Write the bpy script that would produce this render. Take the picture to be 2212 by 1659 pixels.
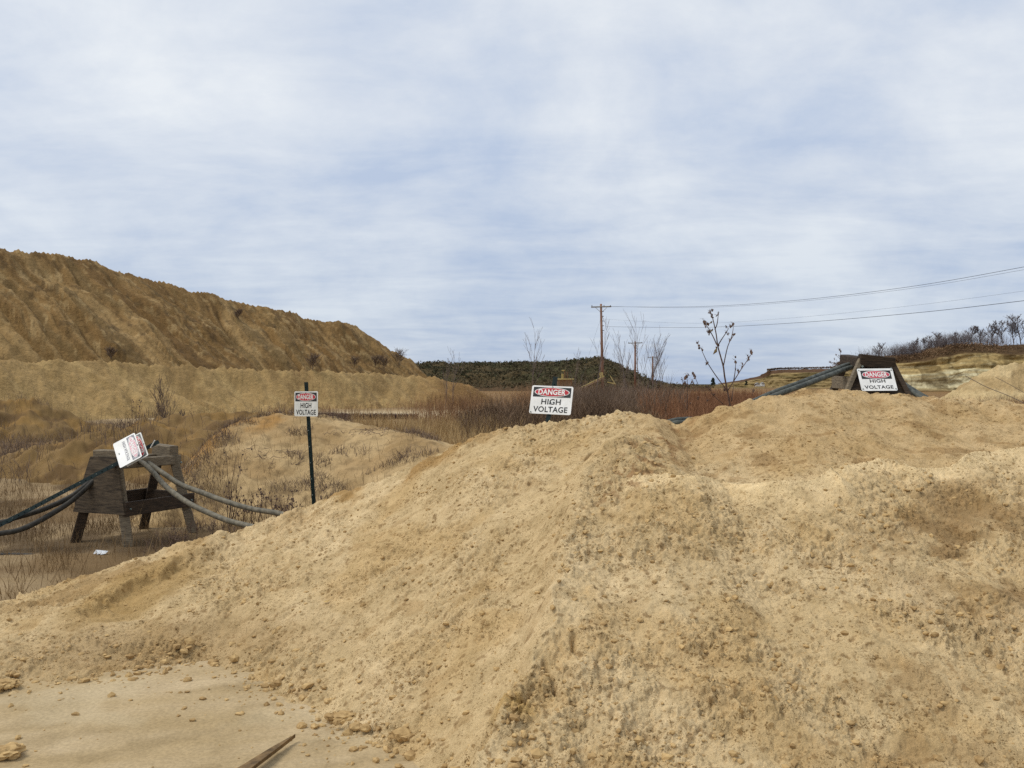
import bpy, math, random
import numpy as np
from mathutils import Vector, Matrix

# ------------------------------------------------------------------ scene, camera, sky, sun
SC = bpy.context.scene
COL = SC.collection
for _o in list(bpy.data.objects):
    bpy.data.objects.remove(_o)
EYE = 1.6            # camera height above the pit floor, metres
F = 1916.0           # focal length for a picture 2212 wide
CU, CV = 1106.0, 830.0

cam_d = bpy.data.cameras.new("camera")
cam = bpy.data.objects.new("camera", cam_d)
COL.objects.link(cam)
cam.location = (0, 0, EYE)
cam.rotation_euler = (math.radians(90), 0, 0)
cam_d.sensor_width = 36.0
cam_d.lens = 36.0 * F / 2212.0
cam_d.clip_start = 0.05
cam_d.clip_end = 20000
SC.camera = cam

SUN_EL, SUN_AZ = math.radians(57), math.radians(268)     # azimuth clockwise from +Y: high and to the left
world = bpy.data.worlds.new("World")
SC.world = world
world.use_nodes = True


def build_world():
    nt = world.node_tree
    N, L = nt.nodes, nt.links
    N.clear()
    out = N.new("ShaderNodeOutputWorld")
    bg = N.new("ShaderNodeBackground")
    bg.inputs["Strength"].default_value = 0.1
    sky = N.new("ShaderNodeTexSky")
    sky.sky_type = 'NISHITA'
    sky.sun_disc = False
    sky.sun_elevation = SUN_EL
    sky.sun_rotation = SUN_AZ
    sky.altitude = 200
    tc = N.new("ShaderNodeTexCoord")
    sep = N.new("ShaderNodeSeparateXYZ")
    L.new(tc.outputs["Generated"], sep.inputs[0])

    def M(op, a, b=None, c=None, clamp=False):
        n = N.new("ShaderNodeMath")
        n.operation = op
        n.use_clamp = clamp
        for i, v in enumerate((a, b, c)):
            if v is None:
                continue
            if isinstance(v, (int, float)):
                n.inputs[i].default_value = v
            else:
                L.new(v, n.inputs[i])
        return n.outputs[0]
    z = M('MAXIMUM', sep.outputs[2], 0.0)
    def layer(add):
        zz = M('ADD', z, add)
        c = N.new("ShaderNodeCombineXYZ")
        L.new(M('DIVIDE', sep.outputs[0], zz), c.inputs[0])
        L.new(M('DIVIDE', sep.outputs[1], zz), c.inputs[1])
        return c
    low, flat = layer(0.5), layer(0.12)

    def noise(scale, detail, rough, off, sx=1.0, dist=0.0, cmb=None):
        mp = N.new("ShaderNodeMapping")
        mp.inputs["Location"].default_value = off
        mp.inputs["Rotation"].default_value = (0, 0, 0.25)
        mp.inputs["Scale"].default_value = (sx, 1, 1)
        L.new(cmb.outputs[0], mp.inputs[0])
        t = N.new("ShaderNodeTexNoise")
        t.inputs["Scale"].default_value = scale
        t.inputs["Detail"].default_value = detail
        t.inputs["Roughness"].default_value = rough
        t.inputs["Distortion"].default_value = dist
        L.new(mp.outputs[0], t.inputs["Vector"])
        return t.outputs[0]
    n1 = noise(3.2, 8, 0.58, (3.1, 7.7, 0), 0.95, 0.3, low)
    n2 = noise(2.6, 7, 0.6, (11.3, 2.2, 1.0), 0.6, 0.3, flat)
    n3 = noise(1.3, 2, 0.5, (1.0, 4.0, 2.0), cmb=low)
    s = M('ADD', M('ADD', M('MULTIPLY', n1, 0.56), M('MULTIPLY', n2, 0.26)), M('MULTIPLY', n3, 0.18))
    near_h = M('SUBTRACT', 1.0, M('MULTIPLY', z, 3.0, clamp=True))
    s = M('ADD', s, M('MULTIPLY', M('MULTIPLY', M('SUBTRACT', n2, 0.5), near_h), 0.15))
    f = M('MULTIPLY_ADD', M('SUBTRACT', s, 0.5), 4.2, 0.52, clamp=True)
    cr = N.new("ShaderNodeValToRGB")
    L.new(f, cr.inputs[0])
    e = cr.color_ramp.elements
    e[0].position = 0.0
    e[0].color = (0.50, 0.585, 0.735, 1)
    e[1].position = 1.0
    e[1].color = (0.81, 0.845, 0.88, 1)
    m = e.new(0.5)
    m.color = (0.66, 0.715, 0.80, 1)
    # clouds seen edge-on far away sink into a darker blue grey
    g = M('MULTIPLY', z, 3.6, clamp=True)
    g = M('POWER', g, 0.8)
    hz = N.new("ShaderNodeMixRGB")
    hz.blend_type = 'MULTIPLY'
    hz.inputs[0].default_value = 1.0
    gr = N.new("ShaderNodeValToRGB")
    L.new(g, gr.inputs[0])
    ge = gr.color_ramp.elements
    ge[0].color = (0.70, 0.755, 0.84, 1)
    ge[1].color = (1, 1, 1, 1)
    L.new(cr.outputs[0], hz.inputs[1])
    L.new(gr.outputs[0], hz.inputs[2])
    ten = N.new("ShaderNodeMixRGB")
    ten.blend_type = 'MULTIPLY'
    ten.inputs[0].default_value = 1.0
    ten.inputs[2].default_value = (7.4, 7.4, 7.4, 1)
    L.new(hz.outputs[0], ten.inputs[1])
    mix = N.new("ShaderNodeMixRGB")
    mix.inputs[0].default_value = 0.94
    L.new(sky.outputs[0], mix.inputs[1])
    L.new(ten.outputs[0], mix.inputs[2])
    L.new(mix.outputs[0], bg.inputs["Color"])
    L.new(bg.outputs[0], out.inputs["Surface"])


build_world()
sun_d = bpy.data.lights.new("sun", 'SUN')
sun_d.energy = 1.5
sun_d.angle = math.radians(28)
sun_d.color = (1.0, 0.95, 0.87)
sun = bpy.data.objects.new("sun", sun_d)
COL.objects.link(sun)
sdir = Vector((math.sin(SUN_AZ) * math.cos(SUN_EL), math.cos(SUN_AZ) * math.cos(SUN_EL), math.sin(SUN_EL)))
sun.rotation_euler = sdir.to_track_quat('Z', 'Y').to_euler()
vs = SC.view_settings
vs.view_transform = 'Standard'
try:
    vs.look = 'None'
except Exception:
    pass
vs.exposure = 0.5
vs.gamma = 1.0
vs.use_curve_mapping = False
SC.render.engine = 'CYCLES'
SC.cycles.use_denoising = False
SC.cycles.max_bounces = 6
SC.cycles.diffuse_bounces = 3

# ------------------------------------------------------------------ helpers
R = random.Random(7)
RS = np.random.RandomState(11)


def P(u, v, d):
    """point seen at (u, v) of the 2212 wide photograph, d metres ahead"""
    return Vector(((u - CU) / F * d, d, EYE - (v - CV) / F * d))


def srgb(r, g, b, k=1.0):
    def f(c):
        c /= 255.0
        return (c / 12.92 if c <= 0.04045 else ((c + 0.055) / 1.055) ** 2.4) * k
    return np.array((f(r), f(g), f(b)))


def tag(o, label=None, cat=None, group=None, kind=None):
    if label: o['label'] = label
    if cat: o['category'] = cat
    if group: o['group'] = group
    if kind: o['kind'] = kind
    return o


def empty(name, loc=(0, 0, 0)):
    o = bpy.data.objects.new(name, None)
    o.location = loc
    o.empty_display_size = 0.1
    COL.objects.link(o)
    return o


def h01(ix, iy, seed):
    a = (ix.astype(np.int64) * 374761393 + iy.astype(np.int64) * 668265263 + seed * 1442695041) & 0xFFFFFFFF
    a = ((a ^ (a >> 13)) * 1274126177) & 0xFFFFFFFF
    a = ((a ^ (a >> 16)) * 2246822519) & 0xFFFFFFFF
    a = a ^ (a >> 15)
    return (a & 0xFFFFFF) / float(0x1000000)


def vnoise(x, y, seed=0):
    ix, iy = np.floor(x), np.floor(y)
    fx, fy = x - ix, y - iy
    ix, iy = ix.astype(np.int64), iy.astype(np.int64)
    sx = fx * fx * fx * (fx * (fx * 6 - 15) + 10)
    sy = fy * fy * fy * (fy * (fy * 6 - 15) + 10)

    def g(dx, dy):
        a = h01(ix + dx, iy + dy, seed) * 6.2831853
        return np.cos(a) * (fx - dx) + np.sin(a) * (fy - dy)
    a = g(0, 0) * (1 - sx) + g(1, 0) * sx
    b = g(0, 1) * (1 - sx) + g(1, 1) * sx
    return (a * (1 - sy) + b * sy) * 1.5


def fbm(x, y, seed=0, octv=4, gain=0.5, lac=2.07):
    t, a = 0.0, 1.0
    for i in range(octv):
        t = t + a * vnoise(x, y, seed + i * 17)
        x, y, a = x * lac + 5.2, y * lac + 1.3, a * gain
    return t


def lumps(x, y, cell, seed, rmin, rmax, prob=0.7, flat=0.7, power=2.0):
    """rounded clods lying at random: height above the slope"""
    gx, gy = np.floor(x / cell).astype(np.int64), np.floor(y / cell).astype(np.int64)
    out = np.zeros_like(x)
    for dx in (-1, 0, 1):
        for dy in (-1, 0, 1):
            cx, cy = gx + dx, gy + dy
            qx = (cx + h01(cx, cy, seed)) * cell
            qy = (cy + h01(cx, cy, seed + 1)) * cell
            r = (rmin + (rmax - rmin) * h01(cx, cy, seed + 2) ** power) * cell
            r = np.where(h01(cx, cy, seed + 3) < prob, r, 0)
            el = 0.65 + 0.7 * h01(cx, cy, seed + 4)
            d2 = (x - qx) ** 2 / el + (y - qy) ** 2 * el
            np.maximum(out, np.maximum(0, r * r - d2) / np.maximum(r, 1e-6) * flat, out=out)
    return out


def sstep(a, b, x):
    t = np.clip((x - a) / (b - a), 0, 1)
    return t * t * (3 - 2 * t)


def mixc(c, col, m):
    m = np.clip(m, 0, 1)[..., None]
    return c * (1 - m) + np.asarray(col) * m


def mesh_from(name, verts, faces, mat, parent=None, smooth=True, col=None):
    """verts (n,3), faces list of arrays each (k, 3) or (k, 4)"""
    me = bpy.data.meshes.new(name)
    verts = np.asarray(verts, dtype=np.float32)
    faces = [np.asarray(f, dtype=np.int32) for f in faces if len(f)]
    nl = sum(f.size for f in faces)
    npoly = sum(len(f) for f in faces)
    me.vertices.add(len(verts))
    me.vertices.foreach_set("co", verts.ravel())
    me.loops.add(nl)
    me.loops.foreach_set("vertex_index", np.concatenate([f.ravel() for f in faces]))
    me.polygons.add(npoly)
    tot = np.concatenate([np.full(len(f), f.shape[1], np.int32) for f in faces])
    st = np.concatenate([[0], np.cumsum(tot)[:-1]]).astype(np.int32)
    me.polygons.foreach_set("loop_start", st)
    me.polygons.foreach_set("loop_total", tot)
    me.polygons.foreach_set("use_smooth", np.full(npoly, smooth, dtype=bool))
    if col is not None:
        at = me.attributes.new("Col", 'FLOAT_COLOR', 'POINT')
        c4 = np.ones((len(verts), 4), np.float32)
        c4[:, :3] = col.reshape(-1, 3)
        at.data.foreach_set("color", c4.ravel())
    me.update(calc_edges=True)
    o = bpy.data.objects.new(name, me)
    if mat is not None:
        me.materials.append(mat)
    COL.objects.link(o)
    if parent is not None:
        o.parent = parent
    return o


def grid_obj(name, X, Y, Z, mat, col=None, keep=None, kind='structure'):
    n, m = X.shape
    idx = np.arange(n * m).reshape(n, m)
    q = np.stack([idx[:-1, :-1], idx[:-1, 1:], idx[1:, 1:], idx[1:, :-1]], -1)
    if keep is not None:
        k = keep[:-1, :-1] | keep[:-1, 1:] | keep[1:, 1:] | keep[1:, :-1]
        q = q[k]
    q = q.reshape(-1, 4)
    V = np.stack([X, Y, Z], -1).reshape(-1, 3)
    if col is not None:
        col = col.reshape(-1, 3)
    if keep is not None:
        used = np.unique(q)
        re = np.zeros(n * m, np.int32)
        re[used] = np.arange(len(used))
        q = re[q]
        V = V[used]
        if col is not None:
            col = col[used]
    o = mesh_from(name, V, [q], mat, col=col)
    if kind:
        o['kind'] = kind
    return o


class MB:
    """collects shapes into one mesh"""
    def __init__(self):
        self.v, self.f3, self.f4, self.n = [], [], [], 0

    def add(self, v, f):
        for q in f:
            (self.f3 if len(q) == 3 else self.f4).append([i + self.n for i in q])
        self.v.extend([tuple(p) for p in v])
        self.n += len(v)

    def tube(self, pts, rad, sides=6, cap=True):
        pts = [Vector(p) for p in pts]
        n = len(pts)
        if not hasattr(rad, '__len__'):
            rad = [rad] * n
        vs_, fs = [], []
        up = Vector((0.13, 0.2, 1)).normalized()
        for i, p in enumerate(pts):
            t = (pts[min(i + 1, n - 1)] - pts[max(i - 1, 0)])
            if t.length < 1e-9:
                t = Vector((0, 0, 1))
            t.normalize()
            a = t.cross(up)
            if a.length < 0.1:
                a = t.cross(Vector((1, 0.1, 0)))
            a.normalize()
            b = t.cross(a)
            for k in range(sides):
                w = 2 * math.pi * k / sides
                vs_.append(p + a * (rad[i] * math.cos(w)) + b * (rad[i] * math.sin(w)))
        for i in range(n - 1):
            for k in range(sides):
                k2 = (k + 1) % sides
                fs.append((i * sides + k, i * sides + k2, (i + 1) * sides + k2, (i + 1) * sides + k))
        if cap:
            c0, c1 = len(vs_), len(vs_) + 1
            vs_ += [pts[0], pts[-1]]
            for k in range(sides):
                k2 = (k + 1) % sides
                fs.append((c0, k2, k))
                fs.append((c1, (n - 1) * sides + k, (n - 1) * sides + k2))
        self.add(vs_, fs)

    def beam(self, a, b, w, h, up=(0, 0, 1), wob=0.0):
        """rectangular timber from a to b, w across, h along up; edges chamfered"""
        a, b = Vector(a), Vector(b)
        t = (b - a).normalized()
        s = t.cross(Vector(up)).normalized()
        q = s.cross(t).normalized()
        c = min(w, h) * 0.1
        prof = [(-w / 2 + c, -h / 2), (w / 2 - c, -h / 2), (w / 2, -h / 2 + c), (w / 2, h / 2 - c),
                (w / 2 - c, h / 2), (-w / 2 + c, h / 2), (-w / 2, h / 2 - c), (-w / 2, -h / 2 + c)]
        vs_, fs = [], []
        for p in (a, b):
            for x, y in prof:
                vs_.append(p + s * x + q * y)
        for k in range(8):
            k2 = (k + 1) % 8
            fs.append((k, k2, 8 + k2, 8 + k))
        vs_ += [a, b]
        for k in range(8):
            k2 = (k + 1) % 8
            fs.append((16, k2, k))
            fs.append((17, 8 + k, 8 + k2))
        self.add(vs_, fs)

    def prism(self, poly, n):
        """closed polygon (list of Vector) pushed along n"""
        n = Vector(n)
        k = len(poly)
        c = sum((Vector(p) for p in poly), Vector()) / k
        vs_ = [Vector(p) for p in poly] + [Vector(p) + n for p in poly] + [c, c + n]
        fs = []
        for i in range(k):
            j = (i + 1) % k
            fs.append((i, j, k + j, k + i))
            fs.append((2 * k, j, i))
            fs.append((2 * k + 1, k + i, k + j))
        self.add(vs_, fs)

    def blob(self, c, r, rnd, sq=(1, 1, 1), rough=0.25, sub=1):
        vs_, fs = ICO[sub]
        pr = [1 + rnd.uniform(-rough, rough) for _ in vs_]
        self.add([Vector(c) + Vector((v[0] * r * sq[0] * k, v[1] * r * sq[1] * k, v[2] * r * sq[2] * k)) for v, k in zip(vs_, pr)], fs)

    def build(self, name, mat, parent=None, smooth=False, origin=None):
        v = np.array(self.v, dtype=np.float64).reshape(-1, 3)
        if origin is not None:
            v = v - np.array(origin)
        return mesh_from(name, v, [self.f3, self.f4], mat, parent, smooth)


def make_ico(sub):
    import bmesh
    bm = bmesh.new()
    bmesh.ops.create_icosphere(bm, subdivisions=sub, radius=1.0)
    v = [tuple(x.co) for x in bm.verts]
    f = [tuple(x.index for x in q.verts) for q in bm.faces]
    bm.free()
    return v, f


ICO = {1: make_ico(1), 2: make_ico(2), 3: make_ico(3)}


def spline(pts, k=8):
    pts = [Vector(p) for p in pts]
    out = []
    for i in range(len(pts) - 1):
        p0, p1, p2, p3 = pts[max(i - 1, 0)], pts[i], pts[i + 1], pts[min(i + 2, len(pts) - 1)]
        for j in range(k):
            t = j / k
            out.append(0.5 * ((2 * p1) + (p2 - p0) * t + (2 * p0 - 5 * p1 + 4 * p2 - p3) * t * t + (3 * p1 - p0 - 3 * p2 + p3) * t ** 3))
    out.append(pts[-1])
    return out


# ------------------------------------------------------------------ materials
def mat_new(name):
    m = bpy.data.materials.new(name)
    m.use_nodes = True
    nt = m.node_tree
    b = nt.nodes["Principled BSDF"]
    return m, nt, b


def noise_node(nt, scale, detail=4, rough=0.55, vec=None, stretch=None):
    t = nt.nodes.new("ShaderNodeTexNoise")
    t.inputs["Scale"].default_value = scale
    t.inputs["Detail"].default_value = detail
    t.inputs["Roughness"].default_value = rough
    tc = nt.nodes.new("ShaderNodeTexCoord")
    src = tc.outputs["Object"]
    if stretch:
        mp = nt.nodes.new("ShaderNodeMapping")
        mp.inputs["Scale"].default_value = stretch
        nt.links.new(src, mp.inputs[0])
        src = mp.outputs[0]
    nt.links.new(src, t.inputs["Vector"])
    return t.outputs[0]


def ramp(nt, fac, stops):
    r = nt.nodes.new("ShaderNodeValToRGB")
    e = r.color_ramp.elements
    while len(e) > 1:
        e.remove(e[-1])
    for i, (p, c) in enumerate(stops):
        x = e[0] if i == 0 else e.new(p)
        x.position = p
        x.color = (c[0], c[1], c[2], 1)
    nt.links.new(fac, r.inputs[0])
    return r.outputs[0]


def mul(nt, a, b, fac=1.0):
    n = nt.nodes.new("ShaderNodeMixRGB")
    n.blend_type = 'MULTIPLY'
    n.inputs[0].default_value = fac
    nt.links.new(a, n.inputs[1])
    nt.links.new(b, n.inputs[2])
    return n.outputs[0]


def bump(nt, b, h, strength, dist):
    n = nt.nodes.new("ShaderNodeBump")
    n.inputs["Strength"].default_value = strength
    n.inputs["Distance"].default_value = dist
    nt.links.new(h, n.inputs["Height"])
    nt.links.new(n.outputs[0], b.inputs["Normal"])


def terrain_mat(name, coarse, fine, amp=0.3, bs=0.6, bd=0.01, k=0.74, specks=0):
    """vertex colours of the soil, broken up by two sizes of grain"""
    m, nt, b = mat_new(name)
    at = nt.nodes.new("ShaderNodeAttribute")
    at.attribute_name = "Col"
    lo, hi = (1 - amp) * math.sqrt(k), (1 + amp) * math.sqrt(k)
    c = mul(nt, at.outputs["Color"], ramp(nt, noise_node(nt, coarse, 5, 0.6), [(0.3, (lo, lo * 0.98, lo * 0.94)), (0.7, (hi, hi * 1.0, hi * 1.02))]))
    c = mul(nt, c, ramp(nt, noise_node(nt, fine, 3, 0.6), [(0.3, (lo,) * 3), (0.7, (hi,) * 3)]))
    if specks:
        # dark specks painting in the shade of small pits and clod undersides
        tc = nt.nodes.new("ShaderNodeTexCoord")
        nv = nt.nodes.new("ShaderNodeTexNoise")
        nv.inputs["Scale"].default_value = specks * 1.2
        nt.links.new(tc.outputs["Object"], nv.inputs["Vector"])
        mx = nt.nodes.new("ShaderNodeMixRGB")
        mx.blend_type = 'LINEAR_LIGHT'
        mx.inputs[0].default_value = 0.02
        nt.links.new(tc.outputs["Object"], mx.inputs[1])
        nt.links.new(nv.outputs["Color"], mx.inputs[2])
        for sc, lo_, th_ in ((specks * 1.3, 0.4, 0.22), (specks * 0.6, 0.45, 0.19), (specks * 0.3, 0.6, 0.14)):
            vo = nt.nodes.new("ShaderNodeTexVoronoi")
            vo.inputs["Scale"].default_value = sc
            nt.links.new(mx.outputs[0], vo.inputs["Vector"])
            sp_ = ramp(nt, vo.outputs["Distance"], [(th_, (0, 0, 0)), (th_ + 0.12, (1, 1, 1))])
            ms_ = ramp(nt, noise_node(nt, sc * 0.11, 3, 0.6), [(0.42, (1, 1, 1)), (0.58, (0, 0, 0))])
            mm = nt.nodes.new("ShaderNodeMixRGB")
            mm.blend_type = 'LIGHTEN'
            mm.inputs[0].default_value = 1.0
            nt.links.new(sp_, mm.inputs[1])
            nt.links.new(ms_, mm.inputs[2])
            c = mul(nt, c, ramp(nt, mm.outputs[0], [(0.0, (lo_, lo_ * 0.88, lo_ * 0.72)), (1.0, (1, 1, 1))]))
    nt.links.new(c, b.inputs["Base Color"])
    b.inputs["Roughness"].default_value = 0.95
    b.inputs["Specular IOR Level"].default_value = 0.12
    bump(nt, b, noise_node(nt, fine * 0.8, 5, 0.65), bs, bd)
    return m


def plain_mat(name, c0, c1, scale=8, rough=0.8, stretch=None, bs=0.0, bd=0.003, spec=0.3, detail=4, lo=0.35, hi=0.65):
    m, nt, b = mat_new(name)
    nz = noise_node(nt, scale, detail, 0.6, stretch=stretch)
    nt.links.new(ramp(nt, nz, [(lo, c0), (hi, c1)]), b.inputs["Base Color"])
    b.inputs["Roughness"].default_value = rough
    b.inputs["Specular IOR Level"].default_value = spec
    if bs:
        bump(nt, b, nz, bs, bd)
    return m


M_SAND = terrain_mat("sand", 9.0, 170.0, 0.16, 0.8, 0.008, 0.93, 58.0)
M_GROUND = terrain_mat("soil", 1.3, 60.0, 0.16, 0.25, 0.006)
M_SPOIL = terrain_mat("spoil", 0.9, 4.5, 0.14, 0.8, 0.18)
M_FAR = terrain_mat("far_soil", 0.2, 1.4, 0.2, 0.5, 0.4)
M_WOOD = plain_mat("weathered_wood", srgb(84, 74, 60), srgb(130, 117, 96), 14, 0.85, (1, 1, 9), 0.4, 0.004)
M_WOODD = plain_mat("dark_wood", srgb(38, 30, 22), srgb(72, 58, 44), 12, 0.85, (1, 1, 7), 0.4, 0.004)
M_PLY = plain_mat("plywood", srgb(50, 42, 33), srgb(92, 79, 62), 9, 0.85, (1, 1, 6), 0.5, 0.004)
M_POST = plain_mat("green_post_paint", srgb(8, 22, 22), srgb(15, 38, 36), 30, 0.5, spec=0.25)
M_STUD = plain_mat("worn_steel", srgb(90, 100, 95), srgb(140, 148, 140), 40, 0.5)
M_WHITE = plain_mat("sign_white", srgb(224, 223, 216), srgb(246, 246, 242), 7, 0.35, spec=0.5)
M_DUSTY = plain_mat("dusty_sign_white", srgb(206, 207, 199), srgb(226, 226, 219), 14, 0.5, spec=0.4)
M_BLACK = plain_mat("sign_black", srgb(26, 24, 26), srgb(42, 40, 42), 20, 0.4, spec=0.5)
M_INK = plain_mat("sign_ink", srgb(40, 40, 42), srgb(62, 62, 62), 20, 0.5)
M_RED = plain_mat("sign_red", srgb(176, 30, 44), srgb(196, 44, 56), 12, 0.4, spec=0.5)
M_REDF = plain_mat("sign_red_faded", srgb(190, 64, 82), srgb(206, 88, 104), 18, 0.5)
M_PINK = plain_mat("sign_red_bleached", srgb(232, 196, 200), srgb(226, 150, 162), 30, 0.5, lo=0.45, hi=0.7)
M_GREYINK = plain_mat("sign_ink_bleached", srgb(96, 96, 104), srgb(190, 190, 194), 42, 0.5, lo=0.4, hi=0.62)
M_CABLE = plain_mat("grey_cable", srgb(86, 82, 70), srgb(124, 117, 100), 22, 0.7, bs=0.2)
_nt = M_CABLE.node_tree
_sx = _nt.nodes.new("ShaderNodeSeparateXYZ")
_nt.links.new(_nt.nodes.new("ShaderNodeTexCoord").outputs["Object"], _sx.inputs[0])
_mr = _nt.nodes.new("ShaderNodeMapRange")
_mr.inputs[1].default_value, _mr.inputs[2].default_value = -4.1, -3.6
_nt.links.new(_sx.outputs[0], _mr.inputs[0])
_b = _nt.nodes["Principled BSDF"]
_old = _b.inputs["Base Color"].links[0].from_socket
_nt.links.new(mul(_nt, _old, ramp(_nt, _mr.outputs[0], [(0.0, (0.22, 0.22, 0.24)), (1.0, (1, 1, 1))])), _b.inputs["Base Color"])  # cable colour gets much darker towards its left end
M_CABLED = plain_mat("black_cable", srgb(32, 32, 32), srgb(70, 66, 60), 16, 0.6, bs=0.2)
M_CABLEG = plain_mat("grey_green_cable", srgb(56, 60, 56), srgb(94, 96, 88), 20, 0.65, bs=0.2)
M_POLE = plain_mat("pole_wood", srgb(108, 74, 58), srgb(150, 116, 96), 3, 0.85, (1, 1, 0.2))
M_POLEG = plain_mat("grey_pole_wood", srgb(120, 112, 100), srgb(156, 148, 134), 3, 0.85, (1, 1, 0.2))
M_WIRE = plain_mat("wire", srgb(52, 56, 66), srgb(70, 74, 84), 2, 0.6)
M_STEM = plain_mat("weed_stem", srgb(62, 48, 42), srgb(104, 82, 70), 20, 0.85)
M_SEED = plain_mat("weed_seed", srgb(56, 46, 42), srgb(128, 104, 90), 60, 0.9)
M_LEAF = plain_mat("dry_leaf", srgb(88, 76, 52), srgb(132, 114, 80), 40, 0.9)
M_BARK = plain_mat("bark", srgb(70, 60, 54), srgb(112, 100, 92), 3, 0.9)
M_TWIG = plain_mat("twig", srgb(96, 84, 78), srgb(130, 114, 106), 2, 0.9)
M_FARBARK = plain_mat("far_bark", srgb(96, 88, 88), srgb(124, 114, 112), 1, 0.9)
M_STRAW = plain_mat("straw", srgb(150, 120, 78), srgb(196, 168, 120), 0.6, 0.9)
M_DRYGRASS = plain_mat("dry_grass", srgb(96, 74, 50), srgb(150, 124, 86), 0.8, 0.9)
M_DARKBRUSH = plain_mat("dark_brush", srgb(84, 66, 50), srgb(122, 99, 76), 0.4, 0.9)
M_REDBRUSH = plain_mat("red_brush", srgb(118, 82, 58), srgb(156, 114, 80), 0.15, 0.9)
M_TANBRUSH = plain_mat("tan_brush", srgb(118, 88, 62), srgb(156, 120, 86), 0.2, 0.9)
M_GREYBRUSH = plain_mat("grey_brush", srgb(92, 76, 62), srgb(132, 112, 94), 0.3, 0.9)
M_SCRUB = plain_mat("scrub", srgb(70, 64, 44), srgb(100, 88, 62), 0.09, 0.95)
M_SCRUBG = plain_mat("green_scrub", srgb(54, 58, 38), srgb(78, 78, 52), 0.2, 0.95)
M_CONIFER = plain_mat("conifer", srgb(34, 42, 30), srgb(54, 60, 42), 0.5, 0.95)
M_YELLOW = plain_mat("machine_yellow", srgb(170, 146, 80), srgb(206, 186, 124), 1, 0.6)
M_RUST = plain_mat("rusty_steel", srgb(82, 58, 40), srgb(134, 104, 74), 2, 0.8)
M_PALE = plain_mat("pale_paint", srgb(206, 204, 196), srgb(226, 224, 216), 1, 0.6)
M_ROOF = plain_mat("roof_grey", srgb(120, 116, 110), srgb(150, 146, 140), 1, 0.7)
M_PLASTIC = plain_mat("white_plastic", srgb(206, 210, 212), srgb(232, 236, 238), 10, 0.4)
M_CLOD = plain_mat("clod", srgb(150, 122, 82), srgb(196, 166, 116), 14, 0.95, bs=0.6, bd=0.006, spec=0.1)
M_ROCK = plain_mat("dark_rock", srgb(62, 58, 54), srgb(96, 90, 84), 8, 0.9, bs=0.5, bd=0.01)

# ------------------------------------------------------------------ the pit floor
C_SAND = srgb(198, 173, 129)
C_SANDL = srgb(216, 192, 149)
C_DAMP = srgb(158, 126, 80)
C_FLAT = srgb(200, 178, 140)
C_DIRT = srgb(122, 98, 66)
C_ORANGE = srgb(150, 116, 70)
C_STRAWG = srgb(158, 130, 88)


def mound(x, y, cx, cy, rx, ry, h, rot=0.0, p=1.0):
    c, s = math.cos(rot), math.sin(rot)
    dx, dy = x - cx, y - cy
    a, b = (dx * c + dy * s) / rx, (-dx * s + dy * c) / ry
    return h * np.exp(-(a * a + b * b) ** p)


def floor_z(x, y):
    r = np.hypot(x, y)
    z = 0.035 * fbm(x * 0.5, y * 0.5, 3, 4) * sstep(2, 9, r)
    z = z + 0.010 * fbm(x * 3.0, y * 3.0, 5, 4) * np.exp(-r / 12) + 0.004 * fbm(x * 5 + y * 2, y * 16 - x * 5, 6, 3) * (r < 8)
    z = z + 0.12 * fbm(x * 0.08, y * 0.08, 9, 4) * sstep(14, 40, r) * np.exp(-r / 300)
    return z


def floor_col(x, y):
    r = np.hypot(x, y)
    c = np.empty(x.shape + (3,))
    c[:] = C_FLAT
    c = mixc(c, srgb(190, 166, 124), 0.5 + 0.9 * fbm(x * 0.9, y * 5.0 - x * 1.2, 21, 4))
    c = mixc(c, srgb(168, 146, 108), (r < 7)[..., None].squeeze(-1) * sstep(0.15, 0.5, fbm(x * 1.6 + y * 0.5, y * 7.0 - x * 2.0, 23, 5)) * 0.6)
    c = mixc(c, srgb(206, 186, 148), (r < 7) * sstep(0.2, 0.5, fbm(x * 1.1, y * 2.0, 25, 4)) * 0.6)
    beh = sstep(5.5, 6.4, y)
    c = mixc(c, srgb(150, 126, 92), beh * 0.7)
    n = fbm(x * 0.45, y * 0.35, 31, 5)
    c = mixc(c, C_DIRT, beh * sstep(-0.15, 0.35, n) * 0.85)
    c = mixc(c, srgb(92, 74, 52), beh * sstep(0.1, 0.6, fbm(x * 0.8, y * 0.5, 33, 4)) * 0.8)
    c = mixc(c, C_ORANGE, sstep(14, 20, y) * sstep(0.0, 0.5, fbm(x * 0.12, y * 0.12, 35, 4)) * 0.6)
    c = mixc(c, C_STRAWG, sstep(22, 40, y) * 0.6)
    # the pale haul track below the heap, worn grass beyond
    trk = np.exp(-((y - (50 + 0.35 * x)) / 5.0) ** 2) * sstep(-22, -14, x) * sstep(9, -2, x)
    c = mixc(c, srgb(214, 194, 156), trk * 0.9)
    c = mixc(c, srgb(146, 114, 72), sstep(60, 110, y))
    c = mixc(c, srgb(120, 100, 60), sstep(260, 420, r))
    c = mixc(c, srgb(78, 76, 52), sstep(600, 1200, r))
    return c


th = np.concatenate([np.radians(np.linspace(-180, -45, 30)), np.radians(np.linspace(-44, 44, 430)), np.radians(np.linspace(45, 180, 30))])
rr = np.concatenate([[0.02], np.geomspace(1.0, 2.6, 14), np.geomspace(2.65, 60, 260), np.geomspace(62, 6000, 70)])
TH, RR = np.meshgrid(th, rr)
GX, GY = RR * np.sin(TH), RR * np.cos(TH)
grid_obj("ground", GX, GY, floor_z(GX, GY), M_GROUND, floor_col(GX, GY))


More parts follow.
